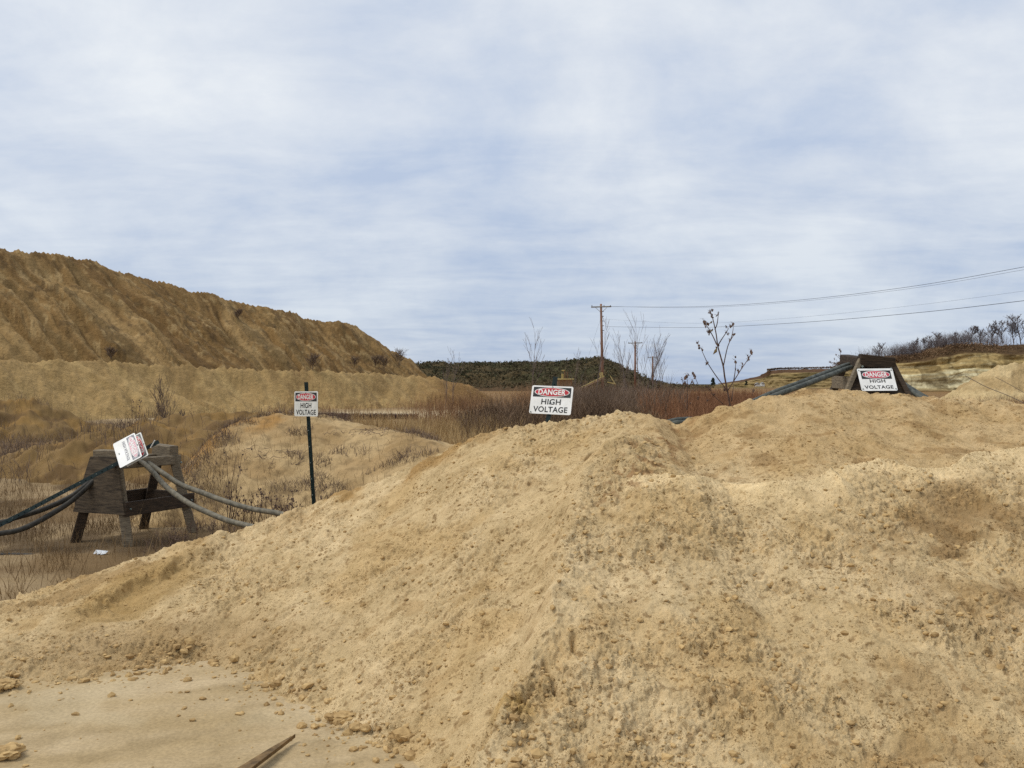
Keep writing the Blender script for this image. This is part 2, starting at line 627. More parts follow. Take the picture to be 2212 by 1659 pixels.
def fan(u0, u1, nu, d0, d1, nd, geo=True):
    d = np.geomspace(d0, d1, nd) if geo else np.linspace(d0, d1, nd)
    U, D = np.meshgrid(np.linspace(u0, u1, nu), d)
    return (U - CU) / F * D, D


def uv_of(x, y, z):
    return CU + x / y * F, CV - (z - EYE) / y * F


# ------------------------------------------------------------------ the sand berm in front
CREST = [(-700, 1330, 6.0), (-200, 1325, 6.1), (0, 1300, 6.2), (120, 1262, 6.4), (250, 1222, 6.6), (330, 1195, 6.7), (430, 1160, 6.8), (545, 1138, 6.9), (600, 1112, 6.95),
         (680, 1086, 7.0), (740, 1062, 7.0), (830, 1036, 7.0), (900, 1002, 7.0), (960, 972, 6.95), (1000, 953, 6.9), (1060, 932, 6.85),
         (1150, 915, 6.8), (1240, 908, 6.7), (1300, 895, 6.6), (1330, 889, 6.55), (1400, 893, 6.5), (1425, 903, 6.5), (1450, 915, 6.5), (1480, 913, 6.5),
         (1500, 901, 6.5), (1560, 880, 6.5), (1600, 870, 6.55), (1650, 858, 6.6), (1700, 850, 6.7), (1760, 840, 6.8), (1830, 844, 6.8),
         (1900, 849, 6.75), (1990, 857, 6.7), (2060, 861, 6.6), (2212, 869, 6.5), (2600, 880, 6.4), (3000, 900, 6.3)]
_c = np.array([tuple(P(*q)) for q in CREST])
TOE = np.array([(-9, 4.3), (-3.6, 4.4), (-2.64, 4.55), (-2.1, 4.85), (-1.77, 5.02), (-1.55, 4.85), (-1.1, 4.35), (-0.44, 3.72), (-0.1, 3.2), (0.4, 2.75), (1.2, 2.6), (9, 2.6)])


def polyline_sd(x, y, pts):
    """distance to a plan polyline, side (>0 to the right walking along) and share of the way"""
    best = np.full(x.shape, 1e9)
    side = np.zeros_like(x)
    par = np.zeros_like(x)
    L = [0.0]
    for a, b in zip(pts[:-1], pts[1:]):
        L.append(L[-1] + math.hypot(b[0] - a[0], b[1] - a[1]))
    for i, (a, b) in enumerate(zip(pts[:-1], pts[1:])):
        ex, ey = b[0] - a[0], b[1] - a[1]
        l2 = ex * ex + ey * ey
        t = np.clip(((x - a[0]) * ex + (y - a[1]) * ey) / l2, 0, 1)
        dx, dy = x - a[0] - t * ex, y - a[1] - t * ey
        d = np.hypot(dx, dy)
        m = d < best
        best = np.where(m, d, best)
        side = np.where(m, np.sign(ex * (y - a[1]) - ey * (x - a[0])) * -1, side)
        par = np.where(m, (L[i] + t * math.sqrt(l2)) / L[-1], par)
    return best, side, par


def berm_base(x, y):
    zc = np.interp(x, _c[:, 0], _c[:, 2])
    zc = zc * (1 - sstep(8.5, 13.0, x)) - 0.3 * sstep(11, 13, x)
    yc = np.interp(x, _c[:, 0], _c[:, 1])
    yt = np.interp(x, TOE[:, 0], TOE[:, 1])
    s = (y - yc) / (yc - yt)
    e = 0.05
    front = 1 - (np.sqrt(s * s + e * e) - e) * (1.0 + 0.05 / 1.0)
    back = zc - (np.sqrt((y - yc) ** 2 + 0.04) - 0.2) * 0.62
    zf = (zc + 0.02) * front - 0.02
    # keep the plunge under the floor steep enough at the toe
    zf = np.where(s < -1, zf - 0.25 * (-1 - s), zf)
    return np.where(s < 0, zf, back)


def hit(u, v, fn=berm_base):
    d = np.linspace(2.2, 9.0, 3400)
    x = (u - CU) / F * d
    z = EYE - (v - CV) / F * d
    k = np.nonzero(fn(x, d) > z)[0]
    i = k[0] if len(k) else len(d) - 1
    return x[i], d[i]


LEDGE_A = [hit(u, v) for u, v in [(1385, 1075), (1420, 1060), (1470, 1070), (1500, 1078), (1560, 1066), (1620, 1076), (1700, 1070), (1760, 1058), (1795, 1043), (1815, 1060)]]
LEDGE_B = [hit(u, v) for u, v in [(1800, 1032), (1850, 1012), (1920, 1004), (1970, 1022), (2050, 1024), (2100, 1003), (2160, 993), (2212, 986), (2400, 970), (2700, 960)]]
SPUR = [hit(u, v) for u, v in [(1440, 935), (1380, 975), (1316, 1018), (1262, 1085), (1242, 1160), (1228, 1290), (1208, 1380), (1171, 1535), (1112, 1625), (1070, 1690)]]
SPUR += [(SPUR[-1][0] - 0.15, SPUR[-1][1] - 0.5)]
SCAR = [hit(u, v) for u, v in [(135, 1342), (210, 1305), (262, 1262), (330, 1232), (420, 1190), (520, 1150)]]
CRACKS = [[(1035, 1625), (1070, 1600), (1100, 1588), (1120, 1578)], [(1262, 1015), (1268, 990), (1280, 972), (1300, 965)],
          [(1205, 1590), (1190, 1560), (1182, 1530)], [(1130, 1640), (1150, 1610)], [(1240, 1500), (1236, 1475)], [(975, 1655), (1000, 1636), (1030, 1640)]]
CRACKS = [[hit(u, v) for u, v in c] for c in CRACKS]


def blobm(u, v, cu, cv, ru, rv, ang=0.0, soft=0.5):
    c, s = math.cos(math.radians(ang)), math.sin(math.radians(ang))
    a, b = ((u - cu) * c + (v - cv) * s) / ru, (-(u - cu) * s + (v - cv) * c) / rv
    return 1 - sstep(1 - soft, 1 + soft, np.hypot(a, b))


CORR = None


def berm_full(x, y, want_col=False):
    z0 = berm_base(x, y)
    yc = np.interp(x, _c[:, 0], _c[:, 1])
    u, v = uv_of(x, y, z0)
    w1, w2 = fbm(x * 5, y * 5, 51, 3), fbm(x * 5, y * 5, 52, 3)
    z = z0 + 0.05 * fbm(x * 0.9, y * 0.9, 41, 4) * sstep(0.0, 0.25, z0) + 0.022 * fbm(x * 3.1, y * 3.1, 43, 4)
    # spur running down towards the camera, steep on its right
    d, sd, par = polyline_sd(x + 0.05 * w1, y + 0.05 * w2, SPUR)
    amp = 0.12 + 0.15 * par
    fade = sstep(0.0, 0.2, par)
    spur = np.where(sd < 0, np.exp(-d / 0.6), 1.15 * np.exp(-(d / 0.15) ** 1.6) - 0.15 * np.exp(-(d / 0.5) ** 2))
    z = z + amp * spur * fade
    # wind-smoothed upper slope ends on a lip of fresh clods
    smooth = np.zeros_like(x)
    for led in (LEDGE_A, LEDGE_B):
        xs = np.array([q[0] for q in led])
        ys = np.array([q[1] for q in led])
        yl = np.interp(x, xs, ys) + 0.012 * w1
        inx = sstep(xs[0] - 0.05, xs[0] + 0.35, x) * (1 - sstep(xs[-1] - 0.02, xs[-1] + 0.1, x))
        t = y - yl
        lip = np.where(t < 0, np.exp(t / 0.15), np.exp(-t / 0.035)) * 0.06
        hollow = np.where(t > 0, -0.045 * np.exp(-t / 0.35) * (1 - np.exp(-t / 0.03)), 0)
        z = z + (lip + hollow) * inx
        smooth = np.maximum(smooth, inx * sstep(-0.05, 0.03, t))
    smooth = np.maximum(smooth, sstep(-0.1, 0.5, x - 1.0) * sstep(-0.05, 0.05, u - 1385) * (v < 1000))
    smooth *= 0.88
    # slump scar low on the left
    d, sd, par = polyline_sd(x + 0.04 * w1, y + 0.04 * w2, SCAR)
    sg = d * sd + 0.05 * w1 + 0.03 * fbm(x * 14, y * 14, 57, 3)
    endf = sstep(0.0, 0.2, par) * (1 - sstep(0.75, 1.0, par))
    z = z + endf * (-0.06 * sstep(-0.03, 0.13, sg) * np.exp(-(np.maximum(sg, 0) / 0.4) ** 2) + 0.03 * np.exp(-np.abs(np.minimum(sg, 0)) / 0.15) * sstep(0.05, -0.05, sg))
    scarm = blobm(u, v, 290, 1275, 175, 38, -26, 0.35)
    smooth = np.maximum(smooth, scarm * 0.95)
    for q in ((1095, 1225, 22, 75, 20), (1010, 1370, 14, 45, 10), (1010, 1560, 24, 60, 35), (930, 1215, 60, 20, -25), (1240, 1010, 90, 45, -20), (780, 1060, 70, 22, -25), (880, 1040, 70, 18, -28), (1060, 960, 60, 18, -15), (760, 1180, 150, 26, -28), (620, 1300, 110, 22, -22), (930, 1480, 26, 90, 32), (840, 1330, 120, 22, -30), (1150, 1080, 90, 24, -35), (1420, 1330, 120, 26, 8), (1720, 1240, 150, 22, 5), (1560, 1480, 110, 24, 10), (1900, 1480, 130, 26, -6)):
        smooth = np.maximum(smooth, 0.8 * blobm(u, v, *q, 0.5))
    for led in (LEDGE_A, LEDGE_B):
        d, sd, par = polyline_sd(x + 0.06 * w2, y + 0.06 * w1, led)
        smooth = np.maximum(smooth, 0.7 * np.where(sd > 0, np.exp(-(d / 0.13) ** 2), 1) * (d < 0.4) * (sd > 0))
    patch = sstep(-0.35, 0.35, fbm(x * 1.6, y * 1.6, 61, 4))
    rough = (1 - smooth) * (0.35 + 0.65 * patch)
    crest = np.exp(-((y - yc) / 0.22) ** 2)
    xx, yy = x + 0.014 * fbm(x * 34, y * 34, 71, 3), y + 0.014 * fbm(x * 34, y * 34, 72, 3)
    hb = lumps(xx, yy, 0.17, 101, 0.1, 0.36, 0.5, 0.5, 2.4)
    hm = lumps(xx * 0.75, yy, 0.07, 111, 0.12, 0.5, 0.75, 0.65, 1.8)
    hs = lumps(xx, yy, 0.03, 121, 0.15, 0.6, 0.8, 0.8, 1.4)
    p1 = lumps(xx * 0.6, yy, 0.05, 123, 0.1, 0.42, 0.6, 1.0, 1.8)
    p2 = lumps(xx * 0.48, yy, 0.024, 125, 0.12, 0.5, 0.6, 1.1, 1.6)
    det = rough * (0.75 * hb + 0.7 * hm + 1.15 * hs - 0.45 * p1 - 1.1 * p2) + smooth * (0.2 * hm * (hm > 0.016) + 0.2 * hs - 0.3 * p2)
    z = z + crest * (0.45 * hb + 0.03 * fbm(x * 6, y * 6, 81, 4) + 0.035 * np.abs(fbm(x * 3.2, y * 3.2, 83, 3))) * sstep(0.1, 0.5, z0)
    gr = fbm(x * 30, y * 30, 91, 4)
    rid = 0.5 - np.abs(fbm(xx * 16, yy * 16, 93, 3))
    det = det + gr * (0.007 * rough + 0.0015) + 0.012 * rough * rid * patch - rough * 0.026 * np.maximum(0, fbm(x * 9, y * 9, 95, 3))
    if CORR is not None:
        z = z + np.interp(x, CORR[0], CORR[1]) * np.exp(-((y - yc) / 0.7) ** 2)
    for c in CRACKS:
        d, sd, par = polyline_sd(x + 0.015 * w1, y + 0.015 * w2, c)
        z = z - 0.045 * np.exp(-(d / 0.011) ** 2)
    if not want_col:
        return z + det
    c = np.empty(x.shape + (3,))
    c[:] = C_SAND
    c = mixc(c, C_SANDL, sstep(-0.1, 0.5, fbm(x * 1.1, y * 1.1, 131, 4)) * 0.5)
    c = mixc(c, srgb(188, 157, 106), sstep(0.0, 0.6, fbm(x * 1.7, y * 1.7, 137, 4)) * 0.5)
    c = mixc(c, C_DAMP, sstep(0.25, 0.7, fbm(x * 4.2, y * 7.0, 139, 4)) * (0.22 + 0.25 * smooth))
    c = mixc(c, srgb(128, 98, 60), sstep(0.5, 0.75, fbm(x * 19, y * 19, 141, 3)) * 0.6)
    c = mixc(c, srgb(182, 152, 106), smooth * sstep(1050, 960, v) * sstep(1280, 1400, u) * 0.6)
    c = mixc(c, srgb(140, 108, 66), smooth * (u > 1300) * sstep(0.3, 0.6, fbm(x * 3.4, y * 5.5, 147, 5)) * 0.6)
    # damp brown spoil on the far right and along the left crest
    n = fbm(x * 2.6, y * 2.6, 143, 4)
    c = mixc(c, srgb(140, 110, 70), blobm(u, v, 2120, 1190, 240, 140, 25, 0.6) * sstep(-0.45, 0.25, n) * 0.75)
    c = mixc(c, srgb(146, 116, 74), blobm(u, v, 2080, 1560, 330, 120, -15, 0.6) * sstep(-0.2, 0.5, n) * 0.55)
    c = mixc(c, srgb(158, 122, 70), blobm(u, v, 870, 1010, 230, 26, -24, 0.6) * sstep(-0.3, 0.3, n) * 0.8)
    c = mixc(c, srgb(150, 118, 72), blobm(u, v, 230, 1240, 330, 34, -24, 0.5) * sstep(-0.4, 0.3, n) * 0.6)
    c = mixc(c, srgb(166, 136, 86), scarm * 0.75)
    c = mixc(c, srgb(150, 122, 82), blobm(u, v, 330, 1400, 330, 60, -5, 0.6) * 0.5)
    c = mixc(c, srgb(176, 138, 66), blobm(u, v, 1110, 1648, 50, 22, 0, 0.5) * 0.45)
    lips = np.zeros_like(x)
    for led in (LEDGE_A, LEDGE_B):
        d, sd, par = polyline_sd(x + 0.06 * w2, y + 0.06 * w1, led)
        lips = np.maximum(lips, np.where(sd > 0, np.exp(-(d / 0.15) ** 2), np.exp(-(d / 0.04) ** 2)))
    c = mixc(c, srgb(230, 204, 156), lips * 0.85)  # pale lip sand, with the light catching its edge painted in
    c = mixc(c, srgb(136, 98, 60), blobm(u, v, 1390, 1030, 150, 40, -50, 0.6) * sstep(0.1, 0.4, fbm(x * 9, y * 9, 145, 4)) * 0.7)
    return z + det, c, rough, det


# settle the lumpy crest on the surveyed skyline
CX_, CY_ = fan(-360, 2560, 500, 5.6, 7.6, 160)
_, cv_ = uv_of(CX_, CY_, berm_full(CX_, CY_))
cu0 = np.linspace(-360, 2560, 500)
want = np.interp(cu0, [q[0] for q in CREST], [q[1] for q in CREST])
k_ = cv_.argmin(0)
dv_ = np.convolve(np.pad(cv_.min(0) - want, 6, mode='edge'), np.ones(13) / 13, mode='valid')
CORR = (CX_[k_, np.arange(500)], dv_ * CY_[k_, np.arange(500)] / F)
o_ = np.argsort(CORR[0])
CORR = (CORR[0][o_], CORR[1][o_])
bd_ = np.concatenate([np.geomspace(2.55, 7.15, 660), np.linspace(7.2, 8.6, 24)])
BU_, BY = np.meshgrid(np.concatenate([np.linspace(-1200, -340, 50), np.linspace(-330, 2530, 1400), np.linspace(2540, 5600, 190)]), bd_)
BX = (BU_ - CU) / F * BY
BZ, BC, BRGH, BD = berm_full(BX, BY, True)
B0 = BZ - BD
p_u = np.stack([np.gradient(q, axis=1) for q in (BX, BY, B0)], -1)
p_v = np.stack([np.gradient(q, axis=0) for q in (BX, BY, B0)], -1)
nn = np.cross(p_u, p_v)
nn /= np.linalg.norm(nn, axis=-1, keepdims=True)
BD = np.where(BD < 0, BD * sstep(0.45, 0.85, nn[..., 2]), BD * (0.5 + 0.5 * sstep(0.4, 0.8, nn[..., 2])))
BX, BY, BZ = BX + nn[..., 0] * BD, BY + nn[..., 1] * BD, B0 + nn[..., 2] * BD
grid_obj("sand_berm", BX, BY, BZ, M_SAND, BC, keep=(BZ > -0.12))

# loose clods lying on the slope (nobody could count them)
mb_v, mb_f = [], []
iv, if_ = np.array(ICO[1][0]), np.array(ICO[1][1])
NCL = 9000
cu_ = RS.uniform(-250, 2450, NCL * 2)
cd_ = 2.9 + 4.2 * RS.rand(NCL * 2) ** 1.1
cx_ = (cu_ - CU) / F * cd_
pr_ = fbm(cx_ * 1.6, cd_ * 1.6, 61, 4)
bb_ = berm_base(cx_, cd_)
yt_ = np.interp(cx_, TOE[:, 0], TOE[:, 1])
yc_ = np.interp(cx_, _c[:, 0], _c[:, 1])
near_toe = np.exp(-np.abs(cd_ - yt_ - 0.1) / 0.3)
ok = (cd_ < yc_ + 0.05) & ((cd_ > yt_ - 0.1) | (RS.rand(NCL * 2) < 0.5 * np.exp((cd_ - yt_) / 0.25) + 0.06)) & (RS.rand(NCL * 2) < 0.35 + 0.6 * near_toe + 0.3 * (pr_ > 0))
cx_, cd_, near_toe = cx_[ok][:NCL], cd_[ok][:NCL], near_toe[ok][:NCL]
cz_, _, cr_, _ = berm_full(cx_, cd_, True)
keepc = RS.rand(len(cx_)) < cr_ + 0.06 + 0.3 * (cz_ < 0.02)
cx_, cd_, cz_, near_toe = cx_[keepc], cd_[keepc], cz_[keepc], near_toe[keepc]
n = len(cx_)
rad = (0.004 + 0.013 * RS.rand(n) ** 4) * (1 + 1.5 * near_toe * RS.rand(n))
sh = 1 + RS.uniform(-0.38, 0.3, (n, len(iv)))
sq = np.stack([RS.uniform(0.8, 1.3, n), RS.uniform(0.8, 1.3, n), RS.uniform(0.55, 0.9, n)], -1)
V = iv[None] * (rad[:, None] * sh)[..., None] * sq[:, None, :] + np.stack([cx_, cd_, np.maximum(cz_, floor_z(cx_, cd_)) + rad * 0.1], -1)[:, None, :]
Fc = (if_[None] + (np.arange(n) * len(iv))[:, None, None]).reshape(-1, 3)
o = mesh_from("loose_clods", V.reshape(-1, 3), [Fc], M_CLOD, smooth=False)
tag(o, "small crumbly clods of sand scattered over the berm slope", "clods", kind='stuff')

# single clods that rolled out onto the flat sand
CLODS = [(405, 1473, 0.022, "egg-sized tan clod alone on the flat sand at the notch of the berm toe"),
         (740, 1563, 0.058, "largest rounded tan clod at the toe of the sand berm"),
         (652, 1574, 0.022, "small tan clod lying on flat sand left of the largest clod"),
         (768, 1583, 0.026, "first tan clod right of the largest clod at the berm toe"),
         (790, 1588, 0.024, "second tan clod right of the largest clod at the berm toe"),
         (14, 1490, 0.06, "broad brown clod at the left edge of the flat sand"),
         (868, 1612, 0.04, "rough tan clod at the berm toe nearest the bottom of the photo"),
         (14, 1636, 0.07, "reddish brown crumbled lump at the bottom left corner of the flat sand")]
for u, v, r, lb in CLODS:
    d = EYE * F / (v - CV)
    x = (u - CU) / F * d
    zf = max(float(floor_z(np.array([x]), np.array([d]))[0]), float(berm_full(np.array([x]), np.array([d]))[0]))
    mb = MB()
    if r > 0.05:
        for k in range(16):
            mb.blob((R.gauss(0, r * 0.55), R.gauss(0, r * 0.4), r * R.uniform(0.05, 0.35)), r * R.uniform(0.18, 0.42), R, (1.1, 1, 0.8), 0.25, 2)
    mb.blob((0, 0, r * 0.3), r * (0.75 if r > 0.05 else 1), R, (1.15, 0.95, 0.72) if r < 0.05 else (1.3, 1.0, 0.5), 0.2, 3 if r > 0.05 else 2)
    ob = mb.build("sand_clod", M_CLOD, smooth=False)
    ob.location = (x, d, zf)
    tag(ob, lb, "clod", "clods rolled onto the flat sand")

# ------------------------------------------------------------------ ground beyond the berm: bank, heaps
BANK = [(300, 1090, 11.5), (360, 1050, 11.6), (400, 1008, 11.8), (440, 960, 12.2), (490, 926, 12.6), (545, 903, 13), (590, 894, 13.2), (650, 902, 13.2), (740, 916, 13), (830, 928, 12.6), (900, 944, 12), (1000, 975, 11.5), (1150, 1010, 11), (1500, 1010, 11)]
_b = np.array([tuple(P(*q)) for q in BANK])


def bank_z(x, y):
    zc = np.interp(x, _b[:, 0], _b[:, 2])
    yc = np.interp(x, _b[:, 0], _b[:, 1])
    s = y - yc
    zf = zc - np.where(s < 0, np.sqrt(s * s + 0.09) - 0.3, 0) * (0.33 + 0.05 * zc)
    z = np.where(s < 0, zf, zc - np.maximum(0, s - 0.5) * 0.25)
    edge = sstep(-5.9, -4.1, x + 0.35 * (y - 11.5) * -1 * 0 + 0.35 * fbm(x * 0.8, y * 0.8, 7, 3))
    z = z * edge - 0.3 * (1 - edge)
    z = z + 0.05 * fbm(x * 0.9, y * 0.9, 203, 4) + 0.022 * fbm(x * 5, y * 5, 205, 5)
    hb = lumps(x, y, 0.3, 211, 0.05, 0.4, 0.4, 0.5)
    return z + 0.5 * hb * sstep(-0.1, 0.3, fbm(x * 0.7, y * 0.7, 213, 3))


BKX, BKY = fan(260, 1500, 420, 8.4, 17, 240)
BKZ = bank_z(BKX, BKY)
u, v = uv_of(BKX, BKY, BKZ)
c = np.empty(BKX.shape + (3,))
c[:] = srgb(196, 168, 122)
c = mixc(c, srgb(166, 136, 92), sstep(-0.2, 0.4, fbm(BKX * 0.9, BKY * 0.9, 221, 4)) * 0.7)
om = np.zeros_like(u)
for q in ((405, 995, 34, 26), (440, 955, 34, 26), (480, 925, 40, 24), (530, 906, 44, 22), (590, 904, 50, 16)):
    om = np.maximum(om, blobm(u, v, *q, -35, 0.6))
c = mixc(c, srgb(172, 132, 78), om * sstep(-0.6, 0.1, fbm(BKX * 2.5, BKY * 2.5, 227, 5)))
c = mixc(c, srgb(112, 92, 64), sstep(0.2, 0.5, fbm(BKX * 5.0, BKY * 6.0, 223, 5)) * 0.35)
c = mixc(c, srgb(104, 84, 58), sstep(-0.1, 0.5, fbm(BKX * 3, BKY * 3, 225, 5)) * (1 - sstep(0.1, 0.6, BKZ)) * 0.7)
grid_obj("sand_bank", BKX, BKY, BKZ, M_GROUND, c, keep=BKZ > -0.15)


def ridge_pile(name, ridge, slope, u0, u1, nu, d0, d1, nd, colfn, gul=0.35, bumps=0.35, mat=None, seed=0, floor=-0.4):
    GX_, GY_ = fan(u0, u1, nu, d0, d1, nd)
    pts = [(q[0], q[1]) for q in ridge]
    Z, more = pile_z(GX_, GY_, ridge, pts, slope, gul, bumps, seed)
    SURFS.append(lambda x, y: pile_z(x, y, ridge, pts, slope, gul, bumps, seed)[0])
    return grid_obj(name, GX_, GY_, Z, mat or M_SPOIL, colfn(GX_, GY_, Z, *more), keep=Z > floor)


SURFS = []


def pile_z(X, Y, ridge, pts, slope, gul, bumps, seed):
    wx = 0.8 * fbm(X * 0.14, Y * 0.14, seed + 1, 3)
    wy = 0.8 * fbm(X * 0.14, Y * 0.14, seed + 2, 3)
    d, sd, par = polyline_sd(X + wx, Y + wy, pts)
    L = sum(math.hypot(b[0] - a[0], b[1] - a[1]) for a, b in zip(pts[:-1], pts[1:]))
    ls = [0]
    for a, b in zip(pts[:-1], pts[1:]):
        ls.append(ls[-1] + math.hypot(b[0] - a[0], b[1] - a[1]))
    zr = np.interp(par * L, ls, [q[2] for q in ridge])
    s = par * L
    # dumped loads give a scalloped top
    sc = np.abs(np.sin(s * 0.5 + 3.2 * vnoise(s * 0.13, s * 0 + 3.3, seed + 5))) * (0.45 + 0.8 * np.abs(vnoise(s * 0.21, s * 0 + 8.1, seed + 15)))
    zr = zr + bumps * 1.25 * (sc ** 0.7 - 0.16) * np.exp(-d / 2.5) + 0.25 * bumps * vnoise(s * 1.1, d * 0.3, seed + 6)
    g = 1 - np.abs(vnoise(s * 0.34 + 0.05 * d, d * 0.035 + 2.0, seed + 7)) * 2
    g2 = 1 - np.abs(vnoise(s * 1.3 + 0.08 * d, d * 0.05 + 9.0, seed + 8)) * 2
    Z = zr - d * slope
    Z = Z - gul * (0.9 * np.maximum(0, g - 0.35) + 0.55 * np.maximum(0, g2 - 0.45)) * sstep(0.3, 4, d) * 1.6
    Z = Z + gul * 0.4 * fbm(s * 0.4, d * 0.25, seed + 9, 5) * sstep(0.0, 2, d)
    Z = Z + 0.12 * fbm(X * 1.6, Y * 1.6, seed + 10, 3) + (0.07 * fbm(X * 3.1, Y * 3.1, seed + 11, 3) + 0.8 * lumps(X, Y, 0.6, seed + 12, 0.05, 0.35, 0.5, 0.5) if bumps < 0.2 else 0)
    return Z, (s, d, g, g2)


def heap_col(X, Y, Z, s, d, g, g2):
    c = np.empty(X.shape + (3,))
    c[:] = srgb(150, 119, 74)
    st = fbm(s * 0.3 + 0.02 * d, d * 0.025, 301, 5)
    c = mixc(c, srgb(126, 97, 58), sstep(-0.1, 0.45, st) * 0.8)
    c = mixc(c, srgb(176, 146, 98), sstep(0.1, 0.5, -fbm(s * 0.2, d * 0.05, 303, 5)) * 0.6)
    c = mixc(c, srgb(104, 80, 48), sstep(0.15, 0.5, fbm(s * 2.4 + 0.1 * d, d * 0.04, 313, 4)) * 0.45)
    c = mixc(c, srgb(182, 152, 104), sstep(0.3, 0.6, fbm(s * 2.0 + 0.1 * d, d * 0.06, 315, 4)) * 0.5)
    c = mixc(c, srgb(112, 94, 62), sstep(0.2, 0.5, fbm(s * 0.9 + 0.06 * d, d * 0.05, 305, 5)) * 0.5)
    c = mixc(c, srgb(188, 160, 112), sstep(0.45, 0.6, fbm(s * 1.3, d * 0.6, 307, 5)) * 0.6)
    c = mixc(c, srgb(168, 138, 90), (1 - sstep(2, 14, s)) * 0.75)
    c = mixc(c, srgb(84, 68, 46), sstep(0.45, 0.6, fbm(X * 0.8, Y * 0.8, 309, 4)) * 0.5)
    return c


HEAP = [tuple(P(-520, 560, 47)), tuple(P(-150, 545, 57)), tuple(P(15, 536, 62)), tuple(P(170, 557, 67)), tuple(P(260, 588, 71)), tuple(P(390, 627, 77)), tuple(P(480, 643, 80)), tuple(P(580, 666, 84)), tuple(P(700, 700, 90)), tuple(P(765, 706, 94)), tuple(P(830, 748, 98)), tuple(P(905, 800, 103))]
ridge_pile("spoil_heap", HEAP, 0.66, -300, 1130, 640, 36, 125, 300, heap_col, 0.5, 0.42, seed=310)


def bench_col(X, Y, Z, s, d, g, g2):
    c = np.empty(X.shape + (3,))
    c[:] = srgb(178, 148, 98)
    c = mixc(c, srgb(154, 126, 82), sstep(-0.1, 0.5, fbm(s * 0.3 + 0.2 * d, d * 0.2, 331, 4)) * 0.8)
    c = mixc(c, srgb(196, 166, 112), sstep(0.15, 0.5, fbm(X * 0.6, Y * 0.6, 333, 4)) * 0.6)
    c = mixc(c, srgb(140, 100, 56), sstep(-9, -4, X) * 0.6)
    return c


BENCH = [tuple(P(-480, 780, 31)), tuple(P(-100, 782, 38)), tuple(P(150, 784, 44)), tuple(P(330, 790, 49)), tuple(P(480, 797, 53)), tuple(P(620, 800, 57)), tuple(P(780, 808, 63)), tuple(P(930, 816, 70)), tuple(P(1000, 834, 74)), tuple(P(1062, 862, 78))]
ridge_pile("spoil_bench", BENCH, 0.62, -300, 1200, 560, 26, 90, 210, bench_col, 0.3, 0.2, seed=340)


def brown_col(X, Y, Z, s, d, g, g2):
    c = np.empty(X.shape + (3,))
    c[:] = srgb(142, 115, 74)
    c = mixc(c, srgb(112, 88, 58), sstep(-0.1, 0.4, fbm(X * 1.6, Y * 1.6, 351, 4)) * 0.8)
    return mixc(c, srgb(158, 124, 72), sstep(0.1, 0.5, fbm(X * 0.9, Y * 1.3, 353, 4)) * 0.7)


ridge_pile("brown_mound", [tuple(P(-250, 880, 24)), tuple(P(-60, 872, 25)), tuple(P(40, 866, 26)), tuple(P(110, 871, 26.5)), tuple(P(190, 905, 27))], 0.42, -320, 420, 260, 18, 32, 130, brown_col, 0.12, 0.1, seed=360, mat=M_GROUND)
ridge_pile("low_clay_mound", [tuple(P(250, 935, 16.5)), tuple(P(380, 912, 17)), tuple(P(520, 897, 18)), tuple(P(650, 900, 18.5)), tuple(P(720, 925, 18.5))], 0.3, -80, 900, 300, 13, 22, 130, brown_col, 0.12, 0.1, seed=370, mat=M_GROUND)


def pale_col(X, Y, Z, s, d, g, g2):
    c = np.empty(X.shape + (3,))
    c[:] = srgb(220, 194, 144)
    c = mixc(c, srgb(178, 150, 104), sstep(-0.05, 0.4, fbm(s * 0.8 + 0.5 * d, d * 0.25, 381, 4)) * 0.7)
    return mixc(c, srgb(214, 190, 142), sstep(0.1, 0.5, fbm(X * 0.5, Y * 0.5, 383, 3)) * 0.6)


ridge_pile("pale_sand_heap", [tuple(P(2150, 792, 60)), tuple(P(2230, 778, 61)), tuple(P(2400, 772, 62)), tuple(P(2700, 790, 62))], 0.62, 1960, 2600, 300, 50, 74, 130, pale_col, 0.18, 0.15, seed=390)

# ------------------------------------------------------------------ hills behind


def hill(name, prof, thick, base_d, nd, colfn, u0, u1, nu, rough=0.4, seed=0):
    """long hill: skyline (u, v, d) kept by a ridge; the near side falls over `thick` metres"""
    q = np.array([tuple(P(*p)) + (p[0],) for p in prof])
    U = np.linspace(u0, u1, nu)
    yc = np.interp(U, q[:, 3], q[:, 1])
    zc = np.interp(U, q[:, 3], q[:, 2])
    t = np.concatenate([np.linspace(0, 1, nd), [1.3, 2.0]])
    T, UU = np.meshgrid(t, U, indexing='ij')
    Y = yc[None] - thick * (1 - T)
    X = (UU - CU) / F * yc[None] * (0.35 + 0.65 * Y / yc[None])
    prf = np.where(T <= 1, np.sin(np.clip(T, 0, 1) * math.pi / 2) ** 0.9, 1 - (T - 1) * 1.2)
    Z = (zc[None] + 0.3) * prf - 0.3 + rough * fbm(X * 0.11, Y * 0.11, seed, 5) * sstep(0, 0.3, T) * (0.3 + 0.7 * (1 - sstep(0.7, 1.0, T)))
    Z = Z + 0.12 * rough * fbm(X * 0.9, Y * 0.9, seed + 3, 3)
    grid_obj(name, X, Y, Z, M_FAR, colfn(X, Y, Z))
    return X, Y, Z


def dark_col(X, Y, Z):
    c = np.empty(X.shape + (3,))
    c[:] = srgb(92, 78, 52)
    c = mixc(c, srgb(70, 68, 42), sstep(-0.1, 0.4, fbm(X * 0.05, Y * 0.05, 401, 4)))
    return mixc(c, srgb(96, 74, 52), (1 - sstep(0.5, 3, Z)) * 0.7)


